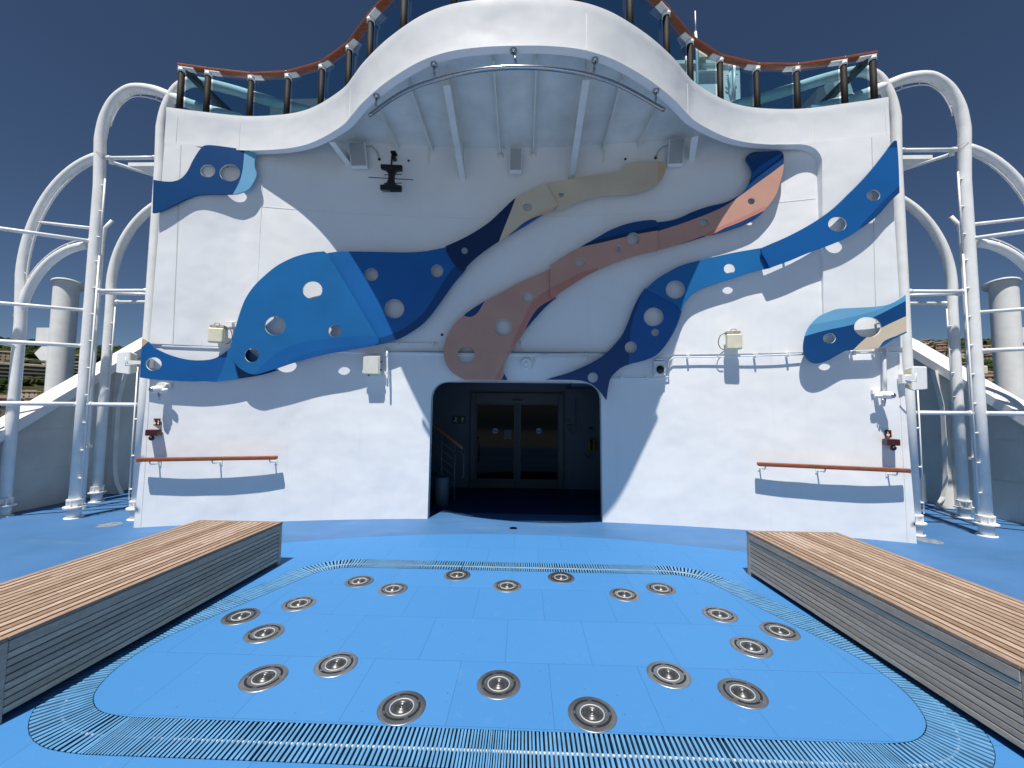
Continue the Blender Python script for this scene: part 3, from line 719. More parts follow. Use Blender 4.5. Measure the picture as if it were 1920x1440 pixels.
b = MB((-1.28, 7.3, 0)); b.lathe([(0, 0), (.13, 0), (.13, .48), (.12, .5), (0, .5)], (-1.32, 7.3, 0), n=20); tag(b.build('lobby_bin', M_LOBBY), 'grey bin just inside the left of the doorway', 'bin')

# ------------------------------------------------------------------ wall art panels (outlines measured in the photo, placed on the wall at their real stand-off)
PT = Vector((0, .022, 0))
def panel(label, outline, holes, zones, mats, d, supports=(), dtop=None):  # darker flank zones put the shading of folded facets into the colour
    out = smooth_path(outline, True, seg=5)
    hs = [ell(*h, n=36) for h in holes]; d0 = d; ya, yb = min(p.y for p in out), max(p.y for p in out)
    D_ = (lambda y: d0) if dtop is None else (lambda y: dtop + (d0 - dtop) * (y - ya) / (yb - ya))
    zz = [(z if len(z) > 2 and isinstance(z[0], tuple) else z, k) for z, k in zones]
    cx = sum(p.x for p in out) / len(out); cy = sum(p.y for p in out) / len(out)
    O = W(cx, cy, d); r = empty('wall_art_panel', O); tag(r, label, 'wall art', 'wavy painted art panels on the white wall')
    zz = [([tuple(q) for q in smooth_path([(a[0], a[1], 1) if len(a) > 2 else a for a in z], True, seg=4)], k) for z, k in zz]
    o = sheet('panel_plate', [tuple(p) for p in out], hs, zz, mats + [M_BOX], lambda x, y: W(x, y, D_(y)), PT, 26, r, O, hole_mat=len(mats))
    o.modifiers.new('b', 'BEVEL').width = .003
    o.modifiers['b'].limit_method = 'ANGLE'; o.modifiers['b'].angle_limit = radians(60)
    sp = MB(O)
    for (x, y) in supports:
        a = W(x, y, d - .02); sp.tube([a, (a.x, ywall(a.x) + .01, a.z)], .016, 8)
    if supports: sp.build('standoff_rod', M_STEEL, r)
    return r
C = 1
panel('deep blue art panel with a light blue tip and two holes, top left corner of the wall',
 [(287.5,337,C),(307,340),(325,340),(340,334),(352,320),(362,300),(375,280),(388,272),(425,275.5),(457,280.5),(472,283),(480,290),(477.5,300),(478,315),(481,327),(476,340),(465,355),(448,362),(435,364),(400,364),(370,366),(350,372.5),(325,385),(300,396),(286,399,C)],
 [(389.5,320.5,14,12),(431,324,19.5,16)], [([(459,270,C),(455,318),(447,345),(434,368,C),(500,380,C),(500,270,C)],1)], [MB_DEEP, MB_LIGHT], .150, [(330,365),(450,300)])
panel('narrow wavy blue art panel with one hole at the lower left edge of the wall',
 [(266,635.5,C),(271,636),(282,644.6),(292,653.8),(318,665.5),(344,672.8),(365,675.4),(386,675),(401.5,672),(417,664),(433,651),(448,638),(474,664),(500,685),(521,693.3,C),(500.4,700),(474.4,705.8),(448,709.7),(422,713.6),(396,715.5),(344,714.7),(292,711.8),(262,707.7,C)],
 [(288,682.4,15,12.6)], [([(431,640,C),(436,672),(448,720,C),(403,720,C),(418,690)],1), ([(436,640,C),(440,680),(449,722,C),(530,710,C),(530,640,C)],2), ([(260,630,C),(277,630,C),(277,641,C),(266,651,C)],3)], [MB_MID, MB_BRIGHT, MB_DARK, MB_PEACH], .13, [(350,700),(460,690)])
panel('large bright blue rounded art panel with four holes',
 [(607.5,471,C),(614,476,C),(710,638,C),(704,646),(650,657),(600,666),(550,680),(520,690),(487,700),(470,701),(450,691),(437.5,675),(432.5,655),(435,635),(441,615),(450,585),(460,560),(475,537.5),(495,517.5),(520,497.5),(550,482.5),(580,474)],
 [(585.7,543.7,18.5,16.5),(516,610.7,20,18),(627.5,620,12.2,11.5),(471.7,666,13.5,13)],
 [([(476,704,C),(487,690),(512,666),(540,650),(575,640),(625,634),(675,629.5),(712,631,C),(720,660,C),(500,720,C)],1),([(515,694,C),(560,668),(600,657),(650,650),(712,641,C),(715,665,C),(520,700,C)],2)], [MB_BRIGHT, MB_BRIGHT2, MB_MID], .215, [(500,560),(650,560),(560,660)], .265)  # lower band and bottom strip: facet shade painted as darker blues
panel('dark blue art panel with three holes directly right of the large bright blue one',
 [(605,476,C),(630,472),(655,471.5),(700,472),(762.5,473),(800,470.5),(842,462,C),(875,500,C),(871,508),(850,532.5),(825,567.5),(800,600),(775,620),(750,634),(725,642.5),(702,647.5,C),(690,640,C)],
 [(696.5,515,12.4,12),(819.5,508,11.5,11.7),(739.5,579,18.5,18)],
 [([(690,641,C),(735,626),(762,613),(787,593),(805,571),(825,538),(852,500),(880,495,C),(870,560,C),(740,690,C),(680,670,C)],1)], [MB_BRIGHT2, MB_DEEP], .16, [(700,600),(820,540)])  # lower right flank: shade of the folded edge painted in deep blue
panel('navy and cream art panel with a small hole in each half, rising to the right',
 [(835,461.7,C),(860,450.7),(886.7,436.7),(916.7,416.7),(940,395),(960,376),(973.3,366.7),(993.3,356.7),(1013.3,348.3),(1025,346,C),(1045.7,383.3,C),(1040,390),(1016.7,403.3),(990,420),(956.7,440),(935,452.3),(913.3,466.7),(890,485),(873.3,501.7),(870,510,C),(853.3,496.7),(840,476.7)],
 [(989,388.3,8.8,7.7),(871,470.3,5.9,6)],
 [([(971,360,C),(960,390),(949,418),(934,456,C),(975,440,C),(1060,420,C),(1060,330,C)],1),([(934,455,C),(960,433),(985,414),(1005,402),(1046,384,C),(1050,395,C),(1017,404),(983,418),(955,442,C)],2),([(954,441,C),(970,428),(983,417),(1003,407),(1020,402,C),(1010,415,C),(990,424,C),(956,444,C)],3)], [MB_NAVY, MB_CREAM, MB_PEACH, MB_MID], .19, [(900,460),(1010,370)])
panel('long cream art panel with one small hole under the balcony',
 [(1023,343,C),(1053,339),(1083,333),(1113,328),(1140,325),(1166,320),(1172,312),(1180,305),(1206.7,302.7),(1236.7,303),(1247,308),(1248,320),(1240,336.7),(1223,351.7),(1200,360),(1173,364),(1140,366),(1106.7,371.7),(1080,380),(1056.7,391.7),(1041.7,396.7,C),(1040,384,C)],
 [(1052.3,365.3,5,4.5)], [([(1234,295,C),(1234,345,C),(1260,350,C),(1260,295,C)],1)], [MB_CREAM, MB_PEACH], .15, [(1100,350),(1200,335)])
panel('broad pink art panel with three holes directly above the doorway',
 [(1034,503,C),(1006.7,515),(973.3,530),(940,548.3),(910,564),(886.7,578.3),(866.7,593.3),(850,610),(836.7,633.3),(831.7,660),(836.7,683.3),(850,700),(870,711.7,C),(951.7,712.3,C),(945,696.7),(948.3,676.7),(960,656.7),(973.3,636.7),(986.7,616.7),(1003.3,596.7),(1023.3,575),(1043,558,C),(1038,545,C)],
 [(874,665.7,16.7,16),(943.3,614,16.3,16),(990.7,556.7,11.5,11)],
 [([(868,580,C),(871,592),(884,594),(895,587),(903,575),(912,560,C),(890,560,C)],1),([(925,716,C),(946,676),(962,640),(978,605),(1000,563),(1031,541,C),(1045,560,C),(1012,577),(992,602),(979,628),(958,655),(945,680),(938,716,C)],2),
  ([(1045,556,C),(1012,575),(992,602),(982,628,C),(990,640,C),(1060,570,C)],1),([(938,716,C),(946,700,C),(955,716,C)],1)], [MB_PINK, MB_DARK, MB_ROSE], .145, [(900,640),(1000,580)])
panel('middle pink art panel with blue top edge and three holes, overlapping both its pink neighbours',
 [(1031.7,496.7,C),(1060,478.3),(1091.7,460.7),(1116.7,446.7),(1146.7,430),(1180,418.3),(1213.3,412.7),(1228.3,412.7),(1233.3,418.3,C),(1233.3,466.7),(1230,470.7,C),(1190,480),(1156.7,491.7),(1123.3,505),(1100,516.7),(1073.3,533.3),(1053.3,546.7),(1038,558,C),(1030.7,556.7,C)],
 [(1087.3,490.7,9.3,9),(1160,466.7,6.2,6),(1187.7,447.7,12.3,11.7)],
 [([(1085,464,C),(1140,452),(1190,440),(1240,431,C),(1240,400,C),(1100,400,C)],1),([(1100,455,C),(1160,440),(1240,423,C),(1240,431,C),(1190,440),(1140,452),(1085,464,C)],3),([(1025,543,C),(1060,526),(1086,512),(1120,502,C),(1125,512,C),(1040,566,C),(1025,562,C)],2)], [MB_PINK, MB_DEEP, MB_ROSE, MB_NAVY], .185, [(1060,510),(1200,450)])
panel('upper pink and navy art panel with hooked tip under the balcony right end',
 [(1225,417,C),(1250.3,414.4),(1272.8,408.7),(1298,397.5),(1326,387.6),(1360,379.2),(1385.3,366.5),(1399.3,352.5),(1407.8,335.6),(1410,321.6),(1405,310.3),(1399.3,300.5),(1400.8,292),(1413.4,285),(1438.7,283.6),(1461.2,282.7),(1468.2,287.8),(1469.7,296.2),(1469,318.7),(1464,338.4),(1457,361),(1447,377.8),(1433,394.7),(1421.8,406),(1405,417.2),(1376.9,428.4),(1348.7,436.9),(1323.4,443),(1292.5,452.3),(1264.4,460.8),(1236.2,468.4),(1222,471.6,C)],
 [(1409.2,377.2,7,6),(1321.2,416.6,9.2,8.5)],
 [([(1220,438,C),(1290,415),(1350,391),(1388,367),(1419,344),(1447,324),(1472,305,C),(1475,380,C),(1433,394.7),(1418,402),(1393,413),(1360,426),(1322,441),(1240,470),(1215,480,C)],1),
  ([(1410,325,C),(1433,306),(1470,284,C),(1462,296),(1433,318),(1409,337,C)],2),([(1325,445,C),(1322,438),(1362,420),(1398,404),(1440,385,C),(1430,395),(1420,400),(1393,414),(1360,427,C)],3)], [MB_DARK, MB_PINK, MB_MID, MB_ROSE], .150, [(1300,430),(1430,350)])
panel('navy star-pointed art panel with four holes reaching the top right doorway corner',
 [(1023.1,711.5,C),(1042.5,705.8),(1067.5,698.5),(1092.5,688),(1113.3,677.7),(1134.2,664.2),(1152.9,645.4),(1167.5,626.7),(1177.9,603.8),(1188.3,576.7),(1198.8,555.8),(1209.2,540.3,C),(1268,565,C),(1281,566,C),(1275.8,593.3),(1265.4,618.3),(1255,637),(1244.6,651.7),(1230,666.3),(1209.2,675.6),(1184.2,681.9),(1167.5,688),(1155,697.5),(1144.6,710),(1140.4,726.7),(1137.3,750.6,C),(1125.8,735),(1113.3,722.5),(1096.7,715.2),(1080,712.5),(1053,712)],
 [(1225.4,594.4,18.3,17.5),(1228.3,623.5,7,6.8),(1182.7,651.3,11.3,11),(1111.7,707.9,9.7,9.4)],
 [([(1209,535,C),(1196,570),(1184,610),(1180,650),(1179,690,C),(1230,680,C),(1300,600,C),(1285,560,C)],1)], [MB_DARK, MB_MID], .13, [(1210,630),(1150,680)])
panel('bright blue curved art panel with two holes directly above the navy star',
 [(1211.3,541.7,C),(1230.6,524),(1253,510),(1278.4,497.3),(1303.7,490.3),(1337.5,481.8),(1376.9,473.4),(1432,464,C),(1446,502,C),(1405,511.4),(1376.9,521.2),(1348.7,529.7),(1320.6,539.5),(1298.1,552.2),(1284,569),(1277,583),(1270.6,572.5,C)],
 [(1266.3,543,18,17),(1367.9,503.8,10.5,9.3)], [], [MB_BRIGHT], .150, [(1310,520),(1400,490)])
panel('long blue art panel with two holes sweeping up to the top right corner of the wall',
 [(1427,465,C),(1447,456.5),(1472.5,445.3),(1500.6,431.2),(1531.5,413),(1562.5,390.5),(1590.6,363.7),(1615.9,338.4),(1635.6,316),(1658,287.8),(1675,265.3),(1682,264,C),(1685,300),(1687,361,C),(1669.3,377.8),(1646.8,403),(1618.7,425.6),(1587.8,445.3),(1559.6,458),(1517.5,473.4),(1483.7,487.5),(1455,498),(1444,501),(1438.7,493),(1428,473)],
 [(1637.8,366,13,10.3),(1570.3,420,17.2,13.8)],
 [([(1690,345,C),(1660,373),(1632,403),(1612,425,C),(1630,430,C),(1700,380,C)],1),([(1655,283,C),(1672,277,C),(1690,277,C),(1690,255,C),(1660,260,C)],2)], [MB_MID, MB_DEEP, MB_DARK], .205, [(1480,470),(1600,400)])  # flank and tip: folded-facet shade painted as darker blues
panel('striped light blue, blue and beige art panel with a big hole, right edge',
 [(1698.5,552,C),(1674,567.7),(1648,574),(1610,576.7),(1571,579),(1551,585.7),(1535,593.4),(1520,608.8),(1511,626.8),(1507,650),(1509.6,665.4),(1520,678),(1535,681.3),(1553,675.6),(1571,665.4),(1586.7,657.7),(1597,656.4),(1646,653),(1674,637),(1700,624,C)],
 [(1627.2,613.2,25.5,19.2),(1555.3,634.3,12,9.5)],
 [([(1500,633,C),(1545.6,620),(1597,609),(1635.5,596),(1710,558,C),(1700,540,C),(1500,560,C)],1),([(1596,660,C),(1622.6,634.5),(1652,615),(1705,590,C),(1710,620,C),(1674,632),(1655,642),(1646,660,C)],2),([(1518,609,C),(1560,602),(1605,592),(1650,579),(1710,548,C),(1700,540,C),(1500,560,C)],3),([(1643,658,C),(1656,643),(1680,630),(1712,616,C),(1710,640,C)],4)], [MB_DEEP, MB_LIGHT2, MB_CREAM, MB_LIGHT, MB_MID], .175, [(1560,610),(1660,640)])

# chrome spray nozzles poking through two art-panel holes
for (px, py, lab) in ((432, 318, 'small chrome pipe stub inside the hole of the top left art panel'), (1637, 609, 'small chrome pipe stub inside the big hole of the striped art panel')):
    a = W(px, py, 0.0); b = W(px, py, .10); mb = MB(a); s_ = -1 if px < 900 else 1
    mb.lathe([(0, .0), (.035, 0), (.035, .012), (.02, .02)], a, (0, -1, 0), n=20)
    mb.tube([a, (a.x, a.y - .06, a.z), (a.x + s_ * .01, a.y - .1, a.z), (a.x + s_ * .07, a.y - .12, a.z - .02)], .013, 10)
    tag(mb.build('pipe_stub', M_STEEL), lab, 'pipe stub')

# ------------------------------------------------------------------ things on the wall
def rbox(mb, c, hx, hy, hz, ang=0):
    mb.obox(c, (cos(ang), sin(ang), 0), (-sin(ang), cos(ang), 0), (0, 0, 1), hx, hy, hz)
def slope(x): return math.atan(-2 * .0283 * x)         # tangent of wall at x
# wooden handrails
for (a, b, brs, lab) in (((258, 862), (520, 858), (280, 394, 505), 'varnished wooden handrail on the left part of the white wall'), ((1420, 870), (1705, 882.5), (1436, 1553, 1684), 'varnished wooden handrail on the right part of the white wall')):
    A, B = W(*a, .14), W(*b, .14); Bc = (A + B) / 2; r = empty('wall_handrail', Bc); tag(r, lab, 'handrail', 'handrails on the white wall')
    k = MB(Bc); k.bar(A, B, .085, .054); k.build('rail', M_VARN, r, bevel=.014)
    for bx in brs:
        t = (bx - a[0]) / (b[0] - a[0]); c = A + (B - A) * t; yw = yfront(c.x, c.z)
        k = MB(Bc); k.tube([(c.x, c.y, c.z - .02), (c.x, c.y, c.z - .05), (c.x, c.y + .02, c.z - .07), (c.x, yw, c.z - .075)], .009, 8); k.box(c.x - .022, c.x + .022, yw - .006, yw + .01, c.z - .11, c.z - .045)
        k.build('bracket', M_WHITE, r)
# flat panel antennas
for (px, py, sd, lab) in ((406, 629, 1, 'cream square antenna box left of the large bright blue art panel'), (1376, 641, -1, 'cream square antenna box left of the striped art panel')):
    c = W(px, py, .17); r = empty('panel_antenna', c); tag(r, lab, 'antenna', 'cream antenna boxes on the wall'); an = slope(c.x)
    hw_ = 13.4 / FPX * (c.y); hh = 14.5 / FPX * c.y
    k = MB(c); rbox(k, c, hw_, .045, hh, an); o = k.build('radome', M_CREAM, r); bv = o.modifiers.new('b', 'BEVEL'); bv.width = .022; bv.segments = 4
    k = MB(c); z = c.z + hh + .025; rbox(k, (c.x, c.y + .03, z), hw_ * .9, .05, .016, an); k.tube([(c.x - hw_ * .4, c.y, z + .02), (c.x - hw_ * .3, c.y, z + .05), (c.x + hw_ * .3, c.y, z + .05), (c.x + hw_ * .4, c.y, z + .02)], .006, 6); k.bar((c.x + sd * .02, c.y + .04, z), (c.x + sd * .02, ywall(c.x), z), .05, .03); k.build('bracket', paint('bracket_zinc' + str(px), (.45, .43, .36), .5, .3, 40), r)
    k = MB(c); q = [(c.x + sd * (hw_ * .9), c.y + .05, z), (c.x + sd * (hw_ + .06), c.y + .05, z - .04), (c.x + sd * (hw_ + .09), c.y + .06, z - .14), (c.x + sd * (hw_ + .06), c.y + .08, z - .22), (c.x + sd * (hw_ + .0), c.y + .09, z - .25)]
    k.tube([(p_.x, (c.y + .06), p_.y) for p_ in smooth_path([(a[0], a[2]) for a in q], False, seg=4)], .006, 6); k.build('cable', M_DGREY, r)
# junction box
c = W(699, 685, .09); r = empty('junction_box', c); tag(r, 'ivory hinged junction box left of the doorway below the dark blue art panel', 'junction box'); s15 = slope(c.x)
k = MB(c); rbox(k, c, .124, .07, .145, s15); k.build('case', M_BOX, r, bevel=.006)
k = MB(c); rbox(k, c + Vector((0, -.078, 0)), .116, .006, .137, s15); k.build('lid', M_BOX, r, bevel=.004)
for dx, dz in ((.128, .055), (.128, -.07), (-.06, -.155)): k = MB(c); k.cyl((c.x + dx, c.y - .02, c.z + dz), (c.x + dx + .02, c.y - .02, c.z + dz), .013, 12); k.build('gland', M_BLACK, r)
for dz in (.1, .0, -.1): k = MB(c); k.box(c.x - .142, c.x - .124, c.y - .05, c.y - .03, c.z + dz - .02, c.z + dz + .02); k.build('hinge', M_BOX, r)
# conduits on the wall
def conduit(lab, pts, rad=.011, clips=(), off=.03, mat=None):
    w = [W(*p, off) for p in pts]; O = w[0]; r = empty('wall_conduit', O); tag(r, lab, 'conduit')
    full = []
    for a, b in zip(w, w[1:]):
        n = max(1, int((b - a).length / .15))
        for i in range(n):
            q = a + (b - a) * i / n; full.append(Vector((q.x, ywall(q.x) - off - .01, q.z)))
    q = w[-1]; full.append(Vector((q.x, ywall(q.x) - off - .01, q.z)))
    k = MB(O); k.tube(full, rad, 8); k.build('pipe', mat or M_WHITE, r)
    for c_ in clips:
        q = W(*c_, off); k = MB(O); k.box(q.x - .012, q.x + .012, q.y - .03, q.y + off + .01, q.z - .028, q.z + .03); k.build('clip', M_WHITE, r)
conduit('short horizontal white conduit between the dark blue and pink art panels', [(722, 643), (822, 644)], .009, [(746, 643), (812, 644)])
conduit('upper of the two white conduits right of the broad pink art panel', [(975, 640), (976, 652), (984, 660), (1140, 662)], .009, [(1004, 660), (1098, 661)])
conduit('lower of the two white conduits, running from the round speaker behind the navy star', [(1000, 674), (1004, 669), (1165, 670)], .008, [(1021, 669), (1098, 670)])
conduit('horizontal white conduit left of the round black camera near the doorway corner', [(1142, 708), (1232, 710), (1254, 706)], .009, [(1164, 708), (1212, 709)])
conduit('long white conduit along the wall ledge from the camera to the striped art panel', [(1254, 700), (1253, 678), (1262, 670), (1360, 669), (1505, 664)], .010, [(1290, 669), (1417, 667), (1478, 665)], .05)
conduit('white conduit end behind the striped art panel running to the right edge of the wall', [(1596, 662), (1650, 661), (1690, 660)], .012, [(1600, 662), (1640, 661)], .05)
conduit('vertical white conduit right of the ivory junction box', [(726, 652), (727, 700), (727, 725)], .015, [(726, 665), (727, 696), (727, 706)], .09)
conduit('thin conduit feeding the left cream antenna box', [(424, 604), (444, 604.5)], .007, [(436, 609)], .05)
conduit('vertical white pipe from the striped art panel down to the lamp at the right edge', [(1656, 655), (1658, 735)], .024, [], .05)
# round loudspeaker, camera
c = W(986.5, 682, .0); r = empty('round_speaker', c); tag(r, 'round white speaker on the wall just above the right half of the doorway', 'speaker')
k = MB(c); k.lathe([(0, .05), (.03, .05), (.035, .045), (.06, .045), (.065, .05), (.085, .045), (.095, .03), (.097, 0)], c, (0, -1, 0), n=32); k.build('grille', M_WHITE, r)
k = MB(c); k.tube([(c.x + .03, c.y - .02, c.z - .1), (c.x + .08, c.y - .02, c.z - .08), (c.x + .12, c.y - .02, c.z - .02), (c.x + .14, c.y - .02, c.z + .08)], .007, 6); k.build('cable', M_WHITE, r)
c = W(1236, 691, .06); r = empty('security_camera', c); tag(r, 'white square camera with a round black lens below the navy star panel', 'camera')
k = MB(c); rbox(k, c, .08, .05, .11, slope(c.x)); k.build('housing', M_WHITE, r, bevel=.008)
k = MB(c); k.lathe([(0, .05), (.03, .045), (.052, .03), (.062, 0)], (c.x, c.y - .05, c.z - .02), (0, -1, 0), n=28); k.build('lens', paint('camera_lens', (.006, .006, .008), .08), r)
k = MB(c); k.lathe([(.062, 0), (.064, .012), (.075, .012), (.075, 0)], (c.x, c.y - .05, c.z - .02), (0, -1, 0), n=28); k.build('lens_ring', M_WHITE, r)
k = MB(c); rbox(k, c + Vector((0, -.02, .135)), .06, .06, .012, slope(c.x)); k.build('rain_hood', M_WHITE, r, bevel=.006)
# loudspeaker boxes under the balcony
for (px, py, hx, hz, lean, tl, lab) in ((672, 292, .125, .19, .10, .18, 'tilted white loudspeaker box under the left end of the balcony'), (967, 302, .10, .19, 0, 0, 'white loudspeaker box in the middle of the wall under the balcony'), (1267, 287, .115, .195, -.04, -.18, 'tilted white loudspeaker box under the right end of the balcony')):
    c = W(px, py, .13); r = empty('loudspeaker', c); tag(r, lab, 'loudspeaker', 'loudspeakers under the balcony')
    az = Vector((sin(-lean), -.12 if tl else 0, cos(lean))).normalized(); ax = Vector((cos(tl), sin(tl), lean)).normalized(); ay = az.cross(ax).normalized(); ax = ay.cross(az)
    k = MB(c); k.obox(c, ax, ay, az, hx, .05, hz); k.build('cabinet', M_WHITE, r, bevel=.008)
    f = -ay if ay.y > 0 else ay
    k = MB(c); k.obox(c + f * .053, ax, ay, az, hx * .88, .004, hz * .93); k.build('grille', M_GREY, r)
    k = MB(c); k.bar(c, (c.x, ywall(c.x) + .01, c.z), .06, .1); k.build('bracket', M_WHITE, r)
for (a, e, lab) in (([(686, 275), (697, 274), (706, 284), (711, 297)], (712, 300), 'curved speaker cable with a black knob end by the left loudspeaker'), ([(1253, 273), (1243, 275), (1234, 284), (1230, 296)], (1229, 297), 'curved speaker cable with a black knob end by the right loudspeaker')):
    c = W(*e, .02); r = empty('speaker_cable', c); tag(r, lab, 'cable')
    k = MB(c); k.tube([W(p[0], p[1], .08 - .015 * i) for i, p in enumerate(smooth_path(a, False, seg=1))], .010, 8); k.build('cord', M_GREY, r)
    k = MB(c); k.lathe([(0, .04), (.02, .035), (.026, .015), (.022, 0)], W(*e, 0), (0, -1, 0), n=14); k.build('knob', M_BLACK, r)
for (px, py, lab) in ((767, 303, 'small dark knob on the wall right of the black bracket'), (1172, 300, 'small black knob on the wall above the long cream art panel'), (829, 628, 'small dark knob on the wall left of the broad pink art panel')):
    c = W(px, py, 0); k = MB(c); k.lathe([(0, .035), (.018, .03), (.024, .012), (.02, 0)], c, (0, -1, 0), n=14); tag(k.build('wall_sensor', M_DGREY if px != 1172 else M_BLACK), lab, 'knob')
# black I-shaped bracket thing
def Z12(x, y): return (640 + x / 12, 260 + y / 12)
c = W(733, 334, .35); r = empty('black_light_fixture', c); tag(r, 'black I-shaped fixture with thin rods hanging on the wall under the balcony', 'fixture')
outl = [(885,570,1),(1360,592,1),(1360,700,1),(1240,715),(1195,780),(1180,860),(1185,940),(1230,1020),(1350,1055,1),(1340,1160,1),(870,1130,1),(875,1035,1),(970,1020),(1035,950),(1055,850),(1040,760),(975,690),(885,665,1)]
op = [Z12(p.x, p.y) for p in smooth_path(outl, True, seg=4)]
sheet('plate', op, [], [], [M_BLACK], lambda x, y: W(x, y, .35), Vector((0, .05, 0)), 0, r, c)
k = MB(c)
for a, b_ in (((610, 868), (1620, 925)), ((965, 815), (1365, 800)), ((960, 1005), (1360, 1000)), ((925, 1195), (1350, 1195)), ((965, 715), (1360, 705))): k.tube([W(*Z12(*a), .32), W(*Z12(*b_), .32)], .006, 6)
k.tube([W(*Z12(1130, 1130), .33), W(*Z12(1140, 1200), .33)], .012, 6); k.build('rod', M_BLACK, r)
k = MB(c); k.tube([W(*Z12(1130, 580), .33), W(*Z12(1140, 400), .33), W(*Z12(1150, 330), .3)], .016, 8); k.obox(W(*Z12(1185, 335), .3), (1, 0, 0), (0, 1, 0), (0, 0, 1), .04, .05, .015); k.obox(W(*Z12(1190, 440), .28), (1, 0, .3), (0, 1, 0), (-.3, 0, 1), .03, .04, .03); k.bar(W(*Z12(1180, 400), .3), W(*Z12(1180, 400), -.01), .03, .03); k.build('mount', M_BLACK, r)
# fire signs and red sounders
for (sg, bx, mir, side) in (((293, 791), (288, 811), 1, 'left'), ((1668, 813), (1671, 829), -1, 'right')):
    c = W(*sg, .004); r = empty('fire_alarm_sign', c); tag(r, 'small dark red fire alarm sign with hand and flame, %s end of the wall' % side, 'sign'); u = 1 / FPX * c.y; y = c.y
    k = MB(c); k.box(c.x - 7.6 * u, c.x + 7.6 * u, y - .004, y + .006, c.z - 6.4 * u, c.z + 6.4 * u); k.build('plate', M_SIGNRED, r)
    k = MB(c); yy = y - .0055; X = c.x - 3.2 * u
    k.poly([(X - 3 * u, yy, c.z - 1 * u), (X - 2.6 * u, yy, c.z - 4 * u), (X - 1 * u, yy, c.z - 5 * u), (X + 1.6 * u, yy, c.z - 4.9 * u), (X + 2.8 * u, yy, c.z - 3 * u), (X + 3 * u, yy, c.z - .8 * u), (X + 1 * u, yy, c.z - .2 * u), (X + .3 * u, yy, c.z + .4 * u), (X + .2 * u, yy, c.z + 4 * u), (X - 1.1 * u, yy, c.z + 4 * u), (X - 1.1 * u, yy, c.z - .2 * u)]); k.build('hand', M_SIGNWHITE, r)
    k = MB(c); X = c.x + 4.3 * u
    k.poly([(X - 1.6 * u, yy, c.z - 3 * u), (X, yy, c.z - 4.8 * u), (X + 1.8 * u, yy, c.z - 3.6 * u), (X + 1.3 * u, yy, c.z - 1 * u), (X + 1.7 * u, yy, c.z + 1 * u), (X + .2 * u, yy, c.z + 3.6 * u), (X - .9 * u, yy, c.z + 2 * u), (X + .2 * u, yy, c.z + .2 * u)]); k.build('flame', M_SIGNWHITE, r)
    c = W(*bx, .07); r = empty('fire_call_point', c); tag(r, 'dark red call box with small horn under the %s fire alarm sign' % side, 'call point'); an = slope(c.x)
    k = MB(c); rbox(k, c, .072, .06, .042, an); k.build('box', M_RED, r, bevel=.006)
    k = MB(c); rbox(k, c + Vector((-mir * .02, -.062, 0)), .036, .003, .016, an); k.build('label_plate', M_SIGNWHITE, r)
    k = MB(c); h = c + Vector((0, -.02, -.075)); k.lathe([(0, .045), (.02, .04), (.034, .02), (.036, 0), (.02, -.02), (0, -.02)], h, (mir * .2, -1, -.2), n=20); k.build('horn', M_BLACK, r)
    k = MB(c); k.tube([c + Vector((-mir * .03, 0, -.04)), c + Vector((-mir * .04, -.01, -.07)), h + Vector((0, .01, .01))], .012, 8); k.build('stem', M_STEEL, r)
# little wall lamps
for (px, py, mir, side) in ((300, 730, 1, 'left'), (1657, 741, -1, 'right')):
    c = W(px, py, .14); r = empty('wall_lamp', c); tag(r, 'white bulkhead lamp with round front and hanging hook, %s end of wall' % side, 'lamp', 'bulkhead lamps on the wall')
    k = MB(c); k.lathe([(0, .09), (.03, .085), (.048, .06), (.052, .0), (.05, -.05), (.03, -.06), (0, -.06)], c + Vector((-mir * .03, 0, 0)), (-mir * .35, -1, -.1), n=24); k.build('housing', M_WHITE, r)
    k = MB(c); k.lathe([(0, .1), (.02, .097), (.034, .085), (.036, .075)], c + Vector((-mir * .03, -.008, 0)), (-mir * .35, -1, -.1), n=24); k.build('lens', M_STEEL, r)
    k = MB(c); k.lathe([(0, .05), (.024, .04), (.03, 0), (.024, -.04), (0, -.05)], c + Vector((mir * .05, .02, -.01)), (1, -.2, .1), n=18); k.build('motor', M_WHITE, r)
    k = MB(c); k.tube([c + Vector((-mir * .01, -.01, -.05)), c + Vector((0, -.01, -.1)), c + Vector((mir * .004, 0, -.15))], .011, 8); k.tube([c + Vector((mir * .02, 0, -.05)), c + Vector((mir * .022, 0, -.1))], .007, 6); k.build('handle', M_STEEL, r)
    k = MB(c); k.bar(c, (c.x, ywall(c.x) + .01, c.z + .01), .05, .04); k.box(c.x - .05, c.x + .05, ywall(c.x) - .03, ywall(c.x), c.z + .02, c.z + .08); k.build('bracket', M_WHITE, r)
